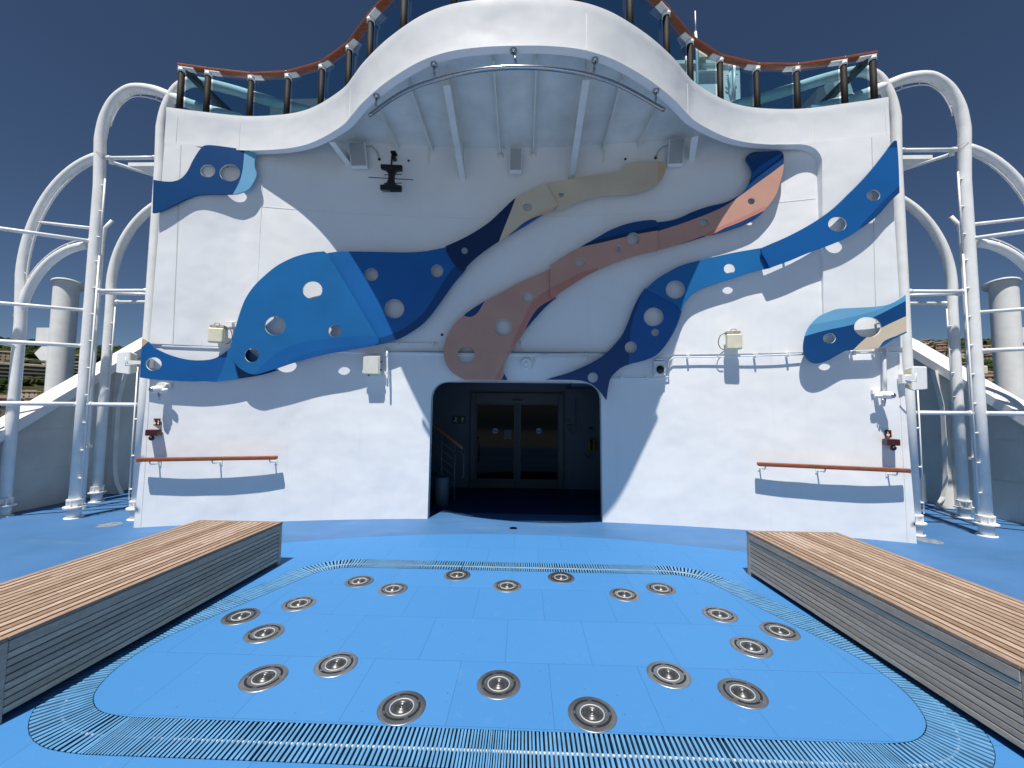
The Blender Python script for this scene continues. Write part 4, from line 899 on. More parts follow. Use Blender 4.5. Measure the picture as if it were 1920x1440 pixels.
# wedge floodlights off the wall edges
for (px, py, mir, side) in ((241, 680, 1, 'left'), (1713, 709, -1, 'right')):
    c = ony(px, py, 5.62); r = empty('wedge_floodlight', c); tag(r, 'white wedge-shaped floodlight on a bracket off the %s edge of the wall' % side, 'floodlight')
    u = c.y / FPX; k = MB(c); m_ = mir
    F = lambda dx, dz, dy: (c.x + m_ * dx * u, c.y + dy, c.z + dz * u)
    k.hexa([F(-25, -21, .0), F(2, -24, .0), F(4, -17, .12), F(-21, -14, .14), F(-26, 22, .0), F(0, 23, .0), F(2, 19, .12), F(-22, 20, .14)]); k.build('housing', M_WHITE, r, bevel=.018)
    k = MB(c); k.hexa([F(2.9, -20, .015), F(4.5, -15, .105), F(4.1, -15, .106), F(2.5, -20, .016), F(.9, 19, .015), F(2.6, 16, .105), F(2.2, 16, .106), F(.5, 19, .016)]); k.build('lens', M_CREAM, r)
    k = MB(c); x1 = m_ * (-hw(2.4)) ; k.bar((c.x + m_ * .06, c.y - .07, c.z), (x1 + m_ * .04, ywall(hw(0)) - .02, c.z), .035, .05); k.box(*sorted((x1 - m_ * .06, x1 + m_ * .07)), 5.60, 5.66, c.z - .07, c.z + .05)
    k.tube([(c.x + m_ * .05, c.y - .1, c.z + .06), (c.x + m_ * .12, c.y - .16, c.z + .03), (c.x + m_ * .1, c.y - .14, c.z - .06), (c.x + m_ * .18, c.y - .08, c.z - .03)], .007, 6); k.build('bracket', M_WHITE, r)

# ------------------------------------------------------------------ steel curved rail under the balcony
c = onz(963, 127, 5.37); r = empty('curved_steel_rail', c); tag(r, 'polished curved steel rail hanging under the edge of the balcony', 'rail')
rp = [onz(x, y, 5.37) for x, y in ((693, 216), (760, 171), (850, 141), (943, 127), (1050, 131), (1150, 155), (1245, 206))]
sp = smooth_path([(p.x, p.y) for p in rp], False, seg=8)
k = MB(c); k.tube([(p.x, p.y, 5.37) for p in sp], .024, 16); k.build('rail', M_STEEL, r)
for x, y in ((705, 178), (813, 118), (963, 92), (1116, 110), (1231, 168)):
    p = onz(x, y, ZB - .01); q = min(sp, key=lambda s_: (s_ - Vector((p.x, p.y))).length)
    k = MB(c); k.lathe([(0, .0), (.038, 0), (.038, -.025), (.014, -.035)], (p.x, p.y + .02, ZB), (0, 0, 1), n=18); k.tube([(p.x, p.y + .02, ZB - .02), (q.x, q.y, 5.38)], .013, 10); k.build('hanger', M_STEEL, r)

# ------------------------------------------------------------------ glass balustrade on top
ph = [(328, 203), (380, 211), (457, 217), (526, 216), (587, 200), (641, 172), (681, 125), (741, 60), (845, 12)]
pr_ = [(1650, 183), (1588, 197), (1500, 206), (1425, 205), (1360, 190), (1305, 162), (1262, 118), (1193, 45), (1086, 3)]
half_x = []
for a, b in zip(ph, pr_):
    A, B = onz(*a, ZT), onz(*b, ZT); half_x.append((abs(A.x) + abs(B.x)) / 2)
O = (0, 4.3, ZT); bal = empty('glass_balustrade', O); tag(bal, 'tinted glass balustrade with dark posts and a wooden handrail along the balcony', 'balustrade')
xs = [-x for x in half_x] + [x for x in half_x[::-1]]
def setback(x, s_=.10):
    i = min(range(len(PL)), key=lambda k_: abs(PL[k_].x - x)); p = Vector((x, yplan(x))) + PN[i] * s_; return p
posts = [setback(x) for x in xs]; RZ = 6.86
for i, p in enumerate(posts):
    k = MB(O); k.cyl((p.x, p.y, ZT - .25), (p.x, p.y, RZ - .045), .042, 18); po = k.build('post', paint('bronze_post_%d' % (i % 2), (.008, .0078, .0075), .68, .1, 14, spec=.2) if i < 2 else bpy.data.materials['bronze_post_%d' % (i % 2)], bal)
    k = MB(O); k.lathe([(0, 0), (.058, 0), (.058, .02), (.045, .025)], (p.x, p.y, ZT - .001), n=18); k.build('post_foot', M_WHITE2, po)
    t = (posts[min(i + 1, len(posts) - 1)] - posts[max(i - 1, 0)]).normalized(); n = Vector((-t.y, t.x))
    k = MB(O); k.obox((p.x + t.x * (.07 if p.x < 0 else -.07), p.y + t.y * (.07 if p.x < 0 else -.07), RZ - .033), (t.x, t.y, 0), (n.x, n.y, 0), (0, 0, 1), .105, .045, .007); k.lathe([(0, 0), (.05, 0), (.05, -.05), (0, -.055)], (p.x, p.y, RZ - .045), n=16); k.build('rail_bracket', M_WHITE, bal)
rl = [Vector((p.x, p.y)) for p in posts]; ext = [rl[0] + (rl[0] - rl[1]).normalized() * .05] + rl[1:-1] + [rl[-1] + (rl[-1] - rl[-2]).normalized() * .05]
k = MB(O)
nn_ = []
for i in range(len(ext)):
    t = (ext[min(i + 1, len(ext) - 1)] - ext[max(i - 1, 0)]).normalized(); nn_.append(Vector((-t.y, t.x)))
for i in range(len(ext) - 1):
    a, b, n1, n2 = ext[i], ext[i + 1], nn_[i] * .048, nn_[i + 1] * .048
    k.hexa([(a.x - n1.x, a.y - n1.y, RZ - .024), (b.x - n2.x, b.y - n2.y, RZ - .024), (b.x + n2.x, b.y + n2.y, RZ - .024), (a.x + n1.x, a.y + n1.y, RZ - .024), (a.x - n1.x, a.y - n1.y, RZ + .02), (b.x - n2.x, b.y - n2.y, RZ + .02), (b.x + n2.x, b.y + n2.y, RZ + .02), (a.x + n1.x, a.y + n1.y, RZ + .02)])
k.build('handrail', M_VARN, bal, recalc=False, bevel=.01)
k = MB(O)
for a, b in zip(rl, rl[1:]):
    t = (b - a).normalized(); n = Vector((-t.y, t.x)) * .036; a2, b2 = a + t * .05, b - t * .05
    g = MB(O); g.hexa([(a2.x + n.x, a2.y + n.y, ZT - .05), (b2.x + n.x, b2.y + n.y, ZT - .05), (b2.x + n.x * 1.25, b2.y + n.y * 1.25, ZT - .05), (a2.x + n.x * 1.25, a2.y + n.y * 1.25, ZT - .05), (a2.x + n.x, a2.y + n.y, RZ - .06), (b2.x + n.x, b2.y + n.y, RZ - .06), (b2.x + n.x * 1.25, b2.y + n.y * 1.25, RZ - .06), (a2.x + n.x * 1.25, a2.y + n.y * 1.25, RZ - .06)]); g.build('glass_pane', M_GLASS, bal)
k.bm.free()
for sd in (-1, 1):
    p = posts[0] if sd < 0 else posts[-1]; k = MB(O); q = Vector((sd * 4.35, 6.7)); k.bar((p.x, p.y, RZ - .02), (q.x, q.y + .3, RZ - .75), .07, .04); k.bar((p.x, p.y, RZ - .01), (p.x - sd * .1, 8.5, RZ - .01), .12, .05); k.build('brace', paint('brace_%s' % ('l' if sd < 0 else 'r'), (.05, .048, .05), .4), bal)

# ------------------------------------------------------------------ white pipe frames beside the wall
def base_flange(mb, x, y, r, top=.30):
    mb.lathe([(0, .012), (r * 1.5, .012), (r * 1.5, 0)], (x, y, .0), n=24); mb.cyl((x, y, .0), (x, y, .17), r * 1.08, 20)
    mb.lathe([(r, .155), (r * 1.75, .158), (r * 1.75, .176), (r, .178)], (x, y, 0), n=24, smooth=False)
    mb.lathe([(r, .262), (r * 1.32, .262), (r * 1.32, .282), (r, .282)], (x, y, 0), n=24, smooth=False)
    for k in range(8):
        a = 2 * pi * k / 8 + .3; mb.obox((x + r * 1.14 * cos(a), y + r * 1.14 * sin(a), .22), (cos(a), sin(a), 0), (-sin(a), cos(a), 0), (0, 0, 1), r * .16, .006, .045)
def arcpts(cx, cz, rx, rz, a0, a1, y, n=18, y1=None):
    return [Vector((cx + rx * cos(a0 + (a1 - a0) * i / n), y if y1 is None else y + (y1 - y) * i / n, cz + rz * sin(a0 + (a1 - a0) * i / n))) for i in range(n + 1)]
def frames(sd, side):
    ax, ay = 6.67, 6.08; RA = .075
    def S(v): return Vector((sd * v.x, v.y, v.z))
    O = (sd * ax, ay, 0)
    t = empty('tall_pipe_arch', O); tag(t, 'tall white steel pipe arch standing on a flanged base %s of the wall' % side, 'pipe arch', 'white pipe arches')
    L = 5.69
    def px_path(P_): return [Vector((-q.x, ay, q.y)) for q in smooth_path([(ony(u, v, ay).x, ony(u, v, ay).z) for u, v in P_], False, seg=4)]
    top = px_path([(188, 262), (196, 225), (213, 192), (236, 172), (258, 166), (290, 170), (322, 182), (370, 200), (450, 222)])
    k = MB(O); k.tube([S(p) for p in [Vector((ax, ay, z)) for z in (.16, 2, 4, 5.2)] + top], RA, 24); k.build('pipe', M_WHITE, t)
    ti_ = px_path([(303, 240), (311, 206), (328, 172), (348, 157), (372, 154), (430, 167), (500, 188), (600, 215)])
    k = MB(O); k.tube([S(p) for p in [Vector((L, ay, z)) for z in (.16, 2, 4, 5.5)] + [p for p in ti_ if p.z > 5.7]], RA, 24); k.build('inner_pipe', M_WHITE, t)
    for x in (ax, L): k = MB(O); base_flange(k, sd * x, ay, RA); k.build('base_flange', M_WHITE, t)
    k = MB(O); k.lathe([(RA + .001, -.008), (RA + .003, 0), (RA + .001, .008)], (sd * ax, ay, 5.72), n=24); k.build('weld_ring', M_SHADEWALL, t)
    def cond(tubes, clips, rc=.011):
        k = MB(O)
        for pts_, r_ in tubes: k.tube(pts_, r_, 6)
        for c_ in clips: k.tube(c_, rc, 6)
        k.build('conduit', M_WHITE, t)
    V = lambda x, y, z: S(Vector((x, y, z)))
    for z0, z1 in ((.4, 4.05), (4.15, 5.3)):
        zz = [z0 + .2 + .42 * i for i in range(int((z1 - z0 - .2) / .42) + 1)]
        cond([([V(ax - .118, ay - .03, z0), V(ax - .118, ay - .03, z1)], .012)], [[V(ax - .118, ay - .03, z), V(ax - .06, ay - .03, z)] for z in zz])
    cond([([V(ax + .105, ay + .04, 2.9), V(ax + .105, ay + .04, 4.8)], .009)], [[V(ax + .105, ay + .04, z), V(ax + .05, ay, z)] for z in (3.1, 3.6, 4.1, 4.6)], .008)
    ia = []
    for u_ in range(3, 25):
        d_ = (top[u_ + 1] - top[u_ - 1]).normalized(); nn = Vector((d_.z, 0, -d_.x)); nn = -nn if nn.z > 0 or nn.x > .7 else nn; ia.append((top[u_] + nn * .135, top[u_]))
    cond([([S(p) for p, q in ia], .008)], [[S(p), S(p + (q - p) * .5)] for p, q in ia[2::4]], .006)
    cond([([V(L + .095, ay - .05, .3), V(L + .095, ay - .05, 2.3)], .010)], [[V(L + .095, ay - .05, z), V(L + .05, ay - .03, z)] for z in (.45, .95, 1.5)], .014)
    # outer leaning quarter arch with its lower branch
    bx = 7.78; O2 = (sd * bx, ay, 0); t2 = empty('quarter_pipe_arch', O2); tag(t2, 'white quarter-arch pipe rising from the deck edge to the tall arch, %s side' % side, 'pipe arch', 'white pipe arches')
    q = [Vector((bx + (.0), ay, z)) for z in (.16, 1.5, 3.0)] + arcpts(6.45, 3.75, 1.38, 1.97, 0, pi / 2 - .17, ay, 20)
    k = MB(O2); k.tube([S(p) for p in q], .071, 22); k.build('pipe', M_WHITE, t2)
    k = MB(O2); br = arcpts(6.74, 2.95, 1.06, 1.28, 0, pi / 2 - .03, ay, 16); k.tube([S(p) for p in br], .061, 20); k.build('branch_pipe', M_WHITE, t2)
    k = MB(O2); base_flange(k, sd * bx, ay, .071); k.build('base_flange', M_WHITE, t2)
    k = MB(O2); iq = arcpts(6.45, 3.75, 1.27, 1.865, -.1, pi / 2 - .25, ay - .02, 14); k.tube([S(p) for p in iq], .007, 5)
    for p in iq[1::3]: k.tube([S(p), S(p + Vector((.08, 0, .06)))], .006, 5)
    k.build('conduit', M_WHITE, t2); k = MB(O2)
    ib = arcpts(6.74, 2.95, 1.15, 1.37, .1, pi / 2 - .1, ay - .02, 12); k.tube([S(p) for p in ib], .007, 5)
    for p in ib[1::3]: k.tube([S(p), S(p - Vector((.07, 0, .05)))], .006, 5)
    k.build('conduit', M_WHITE, t2)
    # rear arch
    dy = 7.12; O3 = (sd * 7.43, dy, 0); t3 = empty('rear_pipe_arch', O3); tag(t3, 'white pipe arch standing behind the tall one and bending behind the wall, %s side' % side, 'pipe arch', 'white pipe arches')
    q = [Vector((7.45, dy, z)) for z in (.16, 2, 3.6)] + arcpts(6.05, 3.9, 1.42, 1.72, 0, pi / 2, dy, 20) + [Vector((5.4, dy, 5.62))]
    k = MB(O3); k.tube([S(p) for p in q], .073, 22); k.build('pipe', M_WHITE, t3)
    k = MB(O3); base_flange(k, sd * 7.45, dy, .073); k.build('base_flange', M_WHITE, t3)
    k = MB(O3); k.tube([S(Vector((7.33, dy - .03, z))) for z in (1.9, 3.5)], .01, 6)
    for z in (2.0, 2.4, 2.8, 3.2): k.tube([S(Vector((7.33, dy - .03, z))), S(Vector((7.40, dy - .03, z)))], .01, 6)
    k.build('conduit', M_WHITE, t3)
    # thin drain pole
    tx, ty = 7.14, 6.62; O4 = (sd * tx, ty, 0); k = MB(O4); k.tube([(sd * tx, ty, .0), (sd * tx, ty, 2.4), (sd * tx, ty, 4.55), (sd * (tx - .02), ty, 4.75), (sd * (tx - .12), ty + .02, 4.9)], .030, 14); k.lathe([(.05, 0), (.05, .012), (.036, .09), (.03, .1)], (sd * tx, ty, 0), n=16); k.box(*sorted((sd * (tx - .06), sd * (tx + .06))), ty - .06, ty + .03, 1.0, 1.04)
    tag(k.build('thin_pole', M_WHITE), 'thin white pole between the tall and the rear pipe arches, %s side' % side, 'pole')
    # cross bars
    def bar(lab, a, b, r=.028, up=True):
        A, B = S(Vector(a)), S(Vector(b)); c = (A + B) / 2; k = MB(c); k.tube([A, B], r, 12); d = (B - A).normalized()
        for e, s_ in ((A, 1), (B, -1)): k.tube([e, e + d * .06 * s_], r * 1.35, 10)
        tag(k.build('cross_bar', M_WHITE), lab, 'cross bar', 'white cross bars of the pipe frames')
    ip = L + RA * .8
    bar('top cross bar between the tall arch legs, %s side' % side, (ax - .1, ay, 5.66), (ip, ay, 5.66))
    bar('middle cross bar between the tall arch legs, %s side' % side, (ax - .1, ay, 3.50), (ip, ay, 3.50))
    bar('lowest cross bar between the tall arch legs, %s side' % side, (ax - .1, ay, 1.72), (ip - .05, ay, 1.72), .03)
    bar('diagonal brace under the middle cross bar, %s side' % side, (ax - .1, ay + .03, 3.48), (5.7, ay + 1.25, 3.75), .026)
    bar('cross bar from the rear arch to the wall, %s side' % side, (7.35, dy, 3.60), (5.4, dy, 3.60), .028)
    bar('diagonal brace of the high platform, %s side' % side, (ax - .1, ay + .02, 5.62), (5.55, ay + 1.25, 5.66), .026)
    k = MB((sd * 5.9, 6.6, 5.58)); k.hexa([S(Vector(v)) for v in ((6.35, ay + .12, 5.60), (5.3, ay + .12, 5.60), (5.3, ay + 1.35, 5.60), (5.6, ay + 1.1, 5.60), (6.35, ay + .12, 5.66), (5.3, ay + .12, 5.66), (5.3, ay + 1.35, 5.66), (5.6, ay + 1.1, 5.66))])
    k.box(*sorted((sd * 5.5, sd * 5.9))[:2], ay + .45, ay + .5, 5.57, 5.60)
    tag(k.build('platform_plate', M_WHITE), 'grey-white triangular platform plate under the top cross bar, %s side' % side, 'platform')
    # outer railing running forward and outboard
    ox, oy = 8.02, 5.35
    for z, r, l in ((4.28, .030, 'highest'), (3.18, .026, 'second'), (2.62, .030, 'third'), (1.72, .032, 'lowest')):
        e = 1.25 if z > 4 else .95
        bar('%s outboard cross bar from the tall arch towards the viewer, %s side' % (l, side), (ax, ay - .02, z), (ax + (ox - ax) * e, ay + (oy - ay) * e, z + (.0)), r)
    bar('short cross bar from the tall arch to the quarter arch, %s side' % side, (ax, ay, 4.50), (7.72, ay, 4.62), .024)
    bar('short stub bar at the elbow of the quarter arch, %s side' % side, (7.75, ay, 2.6), (8.02, oy, 2.72), .024)
    k = MB((sd * ox, oy, 0)); k.tube([(sd * ox, oy, 0), (sd * ox, oy, 3.20)], .026, 12); k.lathe([(0, .04), (.03, .035), (.038, 0)], (sd * ox, oy, 3.2), n=12)
    tag(k.build('railing_post', M_WHITE), 'thin white post carrying the outboard cross bars at the far %s' % side, 'post')
frames(-1, 'left'); frames(1, 'right')

# ------------------------------------------------------------------ bulwarks with sloping white cap
def bulwark(sd, side):
    X = 7.93; O = (sd * X, 7, 0); r = empty('bulwark', O); tag(r, 'steel bulwark with a sloping bright white cap beyond the %s end of the wall' % side, 'bulwark')
    def zt(y): return max(.14, 1.40 + .745 * (y - 6.1)) if y < 8.6 else 3.26 + .6 * (y - 8.6)
    ys = [-16, 2, 4.42] + [4.5 + .25 * i for i in range(23)]
    k = MB(O)
    for a, b in zip(ys, ys[1:]): k.poly([(sd * X, a, 0), (sd * X, b, 0), (sd * X, b, zt(b) - .03), (sd * X, a, zt(a) - .03)]); k.poly([(sd * (X + .06), a, -1), (sd * (X + .06), b, -1), (sd * (X + .06), b, zt(b) - .03), (sd * (X + .06), a, zt(a) - .03)])
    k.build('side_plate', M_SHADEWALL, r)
    c = MB(O)
    for a, b in zip(ys, ys[1:]):
        q = lambda y, dx, dz: (sd * (X + dx), y, zt(y) + dz)
        c.hexa([q(a, -.15, -.045), q(a, .24, -.045), q(b, .24, -.045), q(b, -.15, -.045), q(a, -.15, .0), q(a, .24, .0), q(b, .24, .0), q(b, -.15, .0)])
        c.hexa([q(a, -.152, -.17), q(a, -.14, -.17), q(b, -.14, -.17), q(b, -.152, -.17), q(a, -.152, .0), q(a, -.14, .0), q(b, -.14, .0), q(b, -.152, .0)])
    c.build('cap_rail', M_WHITE, r)
    s = MB(O)
    for z in (.62, 1.28, 1.95):
        y0 = 6.1 + (z - 1.40) / .745 + .2; s.box(*sorted((sd * X, sd * (X - .008))), y0, 10, z, z + .014)
    s.build('plate_seam', M_SHADEWALL, r)
    for y in (7.75, 5.55):
        g = MB(O); pr = []
        for i in range(13):
            z = (zt(y) - .12) * i / 12; w = .10 + .20 * math.exp(-z * 4.5) + .14 * smst((z - zt(y) + .9) / .9)
            pr.append((w, z))
        for (w0, z0), (w1, z1) in zip(pr, pr[1:]):
            g.hexa([(sd * (X - w0), y, z0), (sd * X, y, z0), (sd * X, y + .014, z0), (sd * (X - w0), y + .014, z0), (sd * (X - w1), y, z1), (sd * X, y, z1), (sd * X, y + .014, z1), (sd * (X - w1), y + .014, z1)])
            g.hexa([(sd * (X - w0) , y - .035, z0), (sd * (X - w0 - .01), y - .035, z0), (sd * (X - w0 - .01), y + .05, z0), (sd * (X - w0), y + .05, z0), (sd * (X - w1), y - .035, z1), (sd * (X - w1 - .01), y - .035, z1), (sd * (X - w1 - .01), y + .05, z1), (sd * (X - w1), y + .05, z1)])
        g.build('stiffener', M_WHITE2, r)
bulwark(-1, 'left'); bulwark(1, 'right')

# ventilation columns outboard
for (px, sd, side) in ((117, -1, 'left'), (1888, 1, 'right')):
    y = 9.3; c = ony(px, 640, y); rad = 18.5 / FPX * y; zt = ony(px, 535, y).z; O = (c.x, y, 0); r = empty('vent_column', O); tag(r, 'thick white vent column with slanted top plate beyond the bulwark, %s side' % side, 'vent column')
    k = MB(O); N_ = 32; lo, hi = [], []
    for i in range(N_):
        a = 2 * pi * i / N_; x_, y_ = rad * cos(a), rad * sin(a); lo.append(k.bm.verts.new(Vector((c.x + x_, y + y_, -6)) - k.o)); hi.append(k.bm.verts.new(Vector((c.x + x_, y + y_, zt + .0 - y_ * .25 + sd * x_ * -.15)) - k.o))
    for i in range(N_): f = k.bm.faces.new((lo[i], lo[(i + 1) % N_], hi[(i + 1) % N_], hi[i])); f.smooth = True
    k.build('column', M_WHITE, r)
    k = MB(O); k.obox((c.x - sd * .06, y, zt + .012), (1, 0, -sd * .15), (0, 1, -.25), (sd * .15, .25, 1), .01, .01, .01)
    k.lathe([(0, .0), (rad * 1.32, 0), (rad * 1.32, .03), (0, .03)], (c.x - sd * .04, y, zt), Vector((-sd * -.15, .25, 1)), n=32, smooth=False); k.build('top_plate', M_WHITE, r)
    for z, pt in ((ony(px, 628, y).z, 0), (ony(px, 663, y).z, 1)):
        k = MB(O); e = sd * 1
        x0, x1 = c.x + sd * rad * .9, c.x + sd * (rad + .42); h = .17
        P_ = [(x0, y - .02, z - h), (x1 - (sd * .16 if pt else 0), y - .02, z - h), (x1, y - .02, z if pt else z - h), (x1 - (sd * .16 if pt else 0), y - .02, z + h), (x0, y - .02, z + h)]
        k.poly(P_); k.poly([(a, b + .02, c_) for a, b, c_ in P_]); k.lathe([(0, 0), (.035, 0)], (x1 - sd * .22, y - .023, z), (0, -1, 0), n=12); k.build('lug_plate', M_WHITE, r)

# ------------------------------------------------------------------ upper deck things seen through the glass
def U(px, py, y): return ony(px, py, y)
O = U(1330, 190, 9.5); r = empty('upper_deck_cabin', O); tag(r, 'white block with pipes behind the right half of the glass balustrade', 'cabin')
k = MB(O); a, b = U(1266, 205, 9.5), U(1387, 116, 9.5); k.box(a.x, b.x, 9.5, 10.6, 6.0, b.z); k.box(a.x - .02, b.x + .02, 9.44, 9.5, b.z - .08, b.z + .02); k.box(U(1310, 130, 9.4).x, U(1350, 130, 9.4).x, 9.40, 9.5, U(1310, 134, 9.4).z, U(1310, 129, 9.4).z); k.build('cabin_wall', M_WHITE, r, bevel=.01)
k = MB(O); k.tube([U(1377, 112, 9.4), U(1377, 200, 9.4)], .03, 10); k.tube([U(1369, 128, 9.4), U(1368, 150, 9.4), U(1372, 165, 9.4), U(1370, 200, 9.4)], .02, 8); k.tube([U(1366, 124, 9.38), U(1372, 124, 9.38)], .05, 8); k.tube([U(1377, 139, 9.4), U(1383, 139, 9.4)], .015, 6); k.tube([U(1366, 142, 9.4), U(1362, 140, 9.4)], .015, 6); k.tube([U(1366, 150, 9.4), U(1362, 148, 9.4)], .015, 6); k.build('riser_pipes', M_WHITE, r)
k = MB(O); q = U(1317, 103, 9.35); k.box(q.x - .10, q.x + .10, 9.3, 9.4, q.z - .12, q.z + .12); k.cyl((q.x, 9.35, q.z - .12), (q.x, 9.45, q.z - .3), .02); k.build('antenna_box', M_CREAM, r, bevel=.03)
k = MB(O); k.tube([U(1290, 96, 9.4), U(1290, 148, 9.4)], .025, 8); k.tube([U(1286, 106, 9.4), U(1286, 120, 9.4)], .02, 8); k.build('mast_stub', M_WHITE, r)
a = U(1306, 76, 9.0); k = MB((a.x, 9.0, 6.1)); k.tube([(a.x, 9.0, 6.1), (a.x, 9.0, a.z), U(1304, 60, 9.0)], .03, 8); k.tube([U(1304.5, 60, 9.0), U(1303.5, 21, 9.0)], .014, 8); tag(k.build('whip_antenna', M_WHITE), 'thin white whip antenna rising above the right side of the balustrade', 'antenna')
for lab, (x0, y0), (x1, y1), yy in (('grey flat roof edge behind the left half of the glass balustrade', (505, 230), (650, 184), 9.2), ('grey slanted roof panel behind the right half of the glass balustrade', (1500, 215), (1555, 160), 9.3)):
    a, b = U(x0, y0, yy), U(x1, y1, yy); k = MB((a.x, yy, 6.1))
    if x0 < 900: k.box(a.x, b.x, yy, yy + 1.4, 6.1, b.z)
    else: k.hexa([(a.x - .5, yy, 6.1), (b.x, yy, 6.1), (b.x, yy + 1, 6.1), (a.x - .5, yy + 1, 6.1), (b.x - .25, yy, b.z - .05), (b.x, yy, b.z), (b.x, yy + 1, b.z), (b.x - .25, yy + 1, b.z - .05)])
    tag(k.build('roof_panel', M_HATCH), lab, 'roof panel')
q = U(1573, 172, 8.0); k = MB(q); k.obox(q, (1, 0, .45), (0, 1, .2), (-.45, -.2, 1), .17, .12, .24); tag(k.build('upper_floodlight', M_WHITE, bevel=.02), 'tilted white floodlight box behind the right end of the glass balustrade', 'floodlight')
q = ony(1842, 694, 8.2); k = MB(q); k.box(q.x - .07, q.x + .06, 8.15, 8.2, q.z - .085, q.z + .085); tag(k.build('small_antenna', M_CREAM, bevel=.02), 'small cream square antenna just right of the right tall pipe arch', 'antenna')

# ------------------------------------------------------------------ harbour water, hills, town
def mat_hill():
    t = NT('hill_scrub'); n = t.noise(.012, 8, .65); n2 = t.noise(.09, 5, .7)
    c = t.ramp(n, [(.35, (.018, .032, .010)), (.52, (.040, .052, .018)), (.68, (.10, .085, .052))])
    c = t.mix(t.ramp(n2, [(.45, (0, 0, 0)), (.6, (.75, .75, .75))]), c, (.015, .026, .009)); t.bump(n2, 1, 6)
    return t.set(c, .95, spec=.1)
M_HILL = mat_hill()
def hz(x, y):
    d = sqrt(x * x + y * y); a = atan2(x, y)
    r = smst((d - 170) / 700); ridge = (102 if a > 0 else 74) + 7 * sin(a * 5 + .6) + 4 * sin(a * 17 + 2)
    h = -27 + (ridge + 27) * r ** 1.15
    h += 8 * r * noise.noise(Vector((x * .006, y * .006, 0))) + 3 * r * noise.noise(Vector((x * .02, y * .02, 4)))
    if d > 980: h -= (d - 980) * .12
    return h
k = MB(); A_ = [radians(-82 + 164 * i / 150) for i in range(151)]; Dd = [150 + 22 * j for j in range(52)]
G = [[k.bm.verts.new(Vector((d * sin(a), d * cos(a), hz(d * sin(a), d * cos(a))))) for d in Dd] for a in A_]
for i in range(150):
    for j in range(51): f = k.bm.faces.new((G[i][j], G[i + 1][j], G[i + 1][j + 1], G[i][j + 1])); f.smooth = True
struct(k.build('hills', M_HILL), 'dark scrub and tree covered hills around the harbour')
def mat_sea():
    t = NT('harbour_water'); n = t.noise(.25, 5, .6); t.bump(n, .5, .3); return t.set((.008, .03, .05), .12)
k = MB(); k.poly([(-3000, -3000, -28), (3000, -3000, -28), (3000, 3000, -28), (-3000, 3000, -28)]); w = k.build('water', mat_sea()); up_normals(w); struct(w, 'dark harbour water')
def mat_fol():
    t = NT('far_foliage'); g = t.n('ShaderNodeNewGeometry')
    c = t.ramp(g.outputs['Random Per Island'], [(0, (.012, .024, .008)), (.6, (.028, .045, .014)), (1, (.055, .066, .024))]); return t.set(c, .95, spec=.1)
M_FOL = mat_fol()
rnd = random.Random(5)
verts, faces = [], []
base = bmesh.new(); bmesh.ops.create_icosphere(base, subdivisions=1, radius=1); bv = [v.co.copy() for v in base.verts]; bf = [[v.index for v in f.verts] for f in base.faces]; base.free()
n_t = 0
while n_t < 4200:
    sdn = rnd.choice((-1, 1)); a = sdn * radians(rnd.uniform(36, 60)); d = rnd.uniform(.2, 1) ** .6 * 860 + 150
    x, y = d * sin(a), d * cos(a); h = hz(x, y)
    if h < -24 or noise.noise(Vector((x * .012, y * .012, 8))) < -.28: continue
    n_t += 1
    for cl in range(3):
        s = rnd.uniform(1.6, 3.6) * (1 + d / 1400); ox, oy_, oz = rnd.gauss(0, 2), rnd.gauss(0, 2), rnd.uniform(.5, 4)
        b0 = len(verts)
        for v in bv: q = 1 + rnd.uniform(-.35, .35); verts.append((x + ox + v.x * s * q, y + oy_ + v.y * s * q, h + oz + v.z * s * q * .85))
        faces.extend([[b0 + i for i in f] for f in bf])
me = bpy.data.meshes.new('woodland'); me.from_pydata(verts, [], faces); me.materials.append(M_FOL)
wd = obj('woodland', me); tag(wd, 'dark green trees and bushes covering the hillsides beyond the ship', 'woodland', kind='stuff')
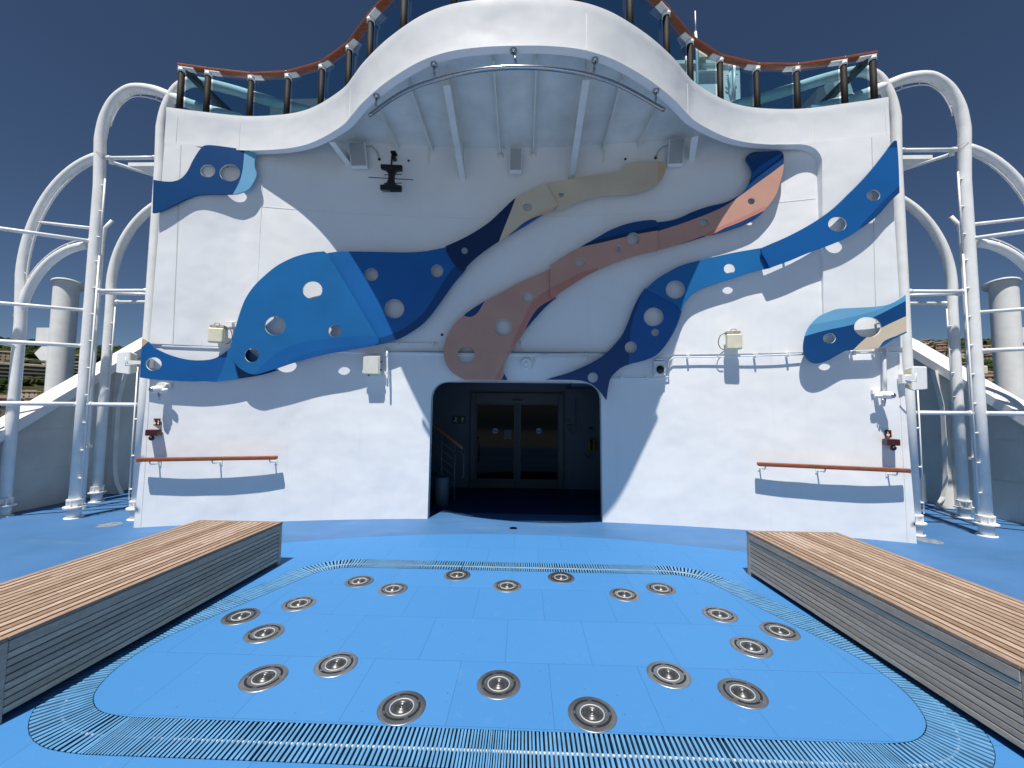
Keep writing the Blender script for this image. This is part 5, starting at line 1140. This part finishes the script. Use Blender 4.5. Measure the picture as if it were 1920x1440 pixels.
# town houses
cols = [(.52, .45, .34), (.60, .55, .46), (.50, .36, .25), (.58, .48, .36), (.36, .23, .15), (.62, .60, .54)]
M_H = [paint('stucco_%d' % i, c, .85, .08, .6, .2, .02) for i, c in enumerate(cols)]
M_ROOF = paint('terracotta_roof', (.20, .13, .095), .8, .12, .8, .3, .03); M_WIN = paint('house_window', (.03, .035, .04), .2, .05, 1); M_WINB = paint('green_glass_front', (.008, .035, .035), .15, .1, .4)
def house(kind, w, dp, fl, mat, roof='hip', win=None, bands=False):
    r = empty('hillside_house'); h = fl * 3.1
    k = MB(); k.box(-w / 2, w / 2, -dp / 2, dp / 2, -6, h); k.build('wall', mat, r)
    k = MB()
    if roof == 'hip':
        e = .5; a = [(-w / 2 - e, -dp / 2 - e, h), (w / 2 + e, -dp / 2 - e, h), (w / 2 + e, dp / 2 + e, h), (-w / 2 - e, dp / 2 + e, h)]; i = min(w, dp) * .42
        t0, t1 = (-w / 2 + i, 0, h + 1.9), (w / 2 - i, 0, h + 1.9); k.poly([a[0], a[1], t1, t0]); k.poly([a[1], a[2], t1]); k.poly([a[2], a[3], t0, t1]); k.poly([a[3], a[0], t0]); k.poly(a[::-1])
    else: k.box(-w / 2 - .3, w / 2 + .3, -dp / 2 - .3, dp / 2 + .3, h, h + .5)
    k.build('roof', M_ROOF if roof == 'hip' else mat, r)
    nx = max(2, int(w / 3.2))
    for f in range(fl):
        if bands: wk = MB(); wk.box(-w / 2 + .5, w / 2 - .5, -dp / 2 - .06, -dp / 2 + .1, f * 3.1 + .9, f * 3.1 + 2.6); wk.build('window_band', win or M_WIN, r)
        else:
            for i in range(nx): x = -w / 2 + w * (i + .5) / nx; wk = MB(); wk.box(x - .55, x + .55, -dp / 2 - .06, -dp / 2 + .1, f * 3.1 + .9, f * 3.1 + 2.4); wk.build('window', win or M_WIN, r)
    if bands:
        for f in range(fl + 1): b_ = MB(); b_.box(-w / 2 - .2, w / 2 + .2, -dp / 2 - 1.2, -dp / 2 + .0, f * 3.1 - .15, f * 3.1 + .15); b_.build('balcony_slab', mat, r)
    return r
def put(o, a, d, lab, group=None, dz=0, face=None):
    x, y = d * sin(a), d * cos(a); o.location = (x, y, hz(x, y) + dz); o.rotation_euler.z = -a if face is None else -a + face; tag(o, lab, 'house' if 'house' in lab else 'building', group)
def az(px): v = ray(px, 760); return atan2(v.x, v.y)
def dist_for(px, py, lo=180, hi=1000):       # distance at which the slope is seen at this height
    v = ray(px, py); a = atan2(v.x, v.y); el = v.z / sqrt(v.x ** 2 + v.y ** 2); best = None
    for i in range(160):
        d = lo + (hi - lo) * i / 159; e = (hz(d * sin(a), d * cos(a)) - 1.7) / d
        if e >= el: return a, d
    return a, hi * .9
A0, D0 = dist_for(27, 712); put(house(0, 30, 14, 4, M_H[5], 'flat', None, True), A0, D0, 'pale terraced apartment building on the hillside at the far left edge')
A0, D0 = dist_for(72, 716); put(house(1, 46, 14, 4, M_H[0], 'flat', M_WINB, True), A0, D0, 'dark green glass fronted building on the hillside left of the left vent column')
A0, D0 = dist_for(137, 712); put(house(2, 34, 14, 5, M_H[1], 'flat', M_WINB, True), A0, D0, 'banded beige and green apartment building right of the left vent column')
protos = [house(3, 11, 9, 2, M_H[0]), house(4, 14, 10, 3, M_H[3]), house(5, 10, 9, 3, M_H[4]), house(6, 16, 11, 4, M_H[2]), house(7, 12, 9, 2, M_H[1])]
names = ['beige low house', 'ochre mid-size house', 'small brown house', 'tall orange-brown apartment house', 'cream low house']
used = [False] * 5; places = []
for i in range(24): places.append((rnd.uniform(1700, 1930), rnd.uniform(660, 700), 'right'))
for i in range(46): places.append((rnd.uniform(1790, 1960), rnd.uniform(700, 780), 'right'))
for px, py in ((1726, 655), (1736, 652), (1748, 650), (1760, 654), (1772, 652), (1715, 662), (1752, 662), (1766, 664), (1858, 637), (1880, 641)): places.append((px, py, 'right'))
for px, py in ((12, 684), (44, 686), (86, 690), (96, 692), (130, 688), (146, 686), (60, 700)): places.append((px, py, 'left'))
for i in range(14): places.append((rnd.uniform(-20, 160), rnd.uniform(735, 800), 'left'))
for i, (px, py, s_) in enumerate(places):
    a, d = dist_for(px, py); j = rnd.randrange(5)
    o = protos[j] if not used[j] else copy_tree(protos[j]); used[j] = True
    side = 'beyond the %s bulwark' % s_
    put(o, a, d, '%s with tiled roof on the hillside %s' % (names[j], side), 'hillside houses with tiled roofs %s, %s' % (side, names[j]), 0, rnd.uniform(-.6, .6)); sc = rnd.uniform(.75, 1.1); o.scale = (sc, sc, sc)
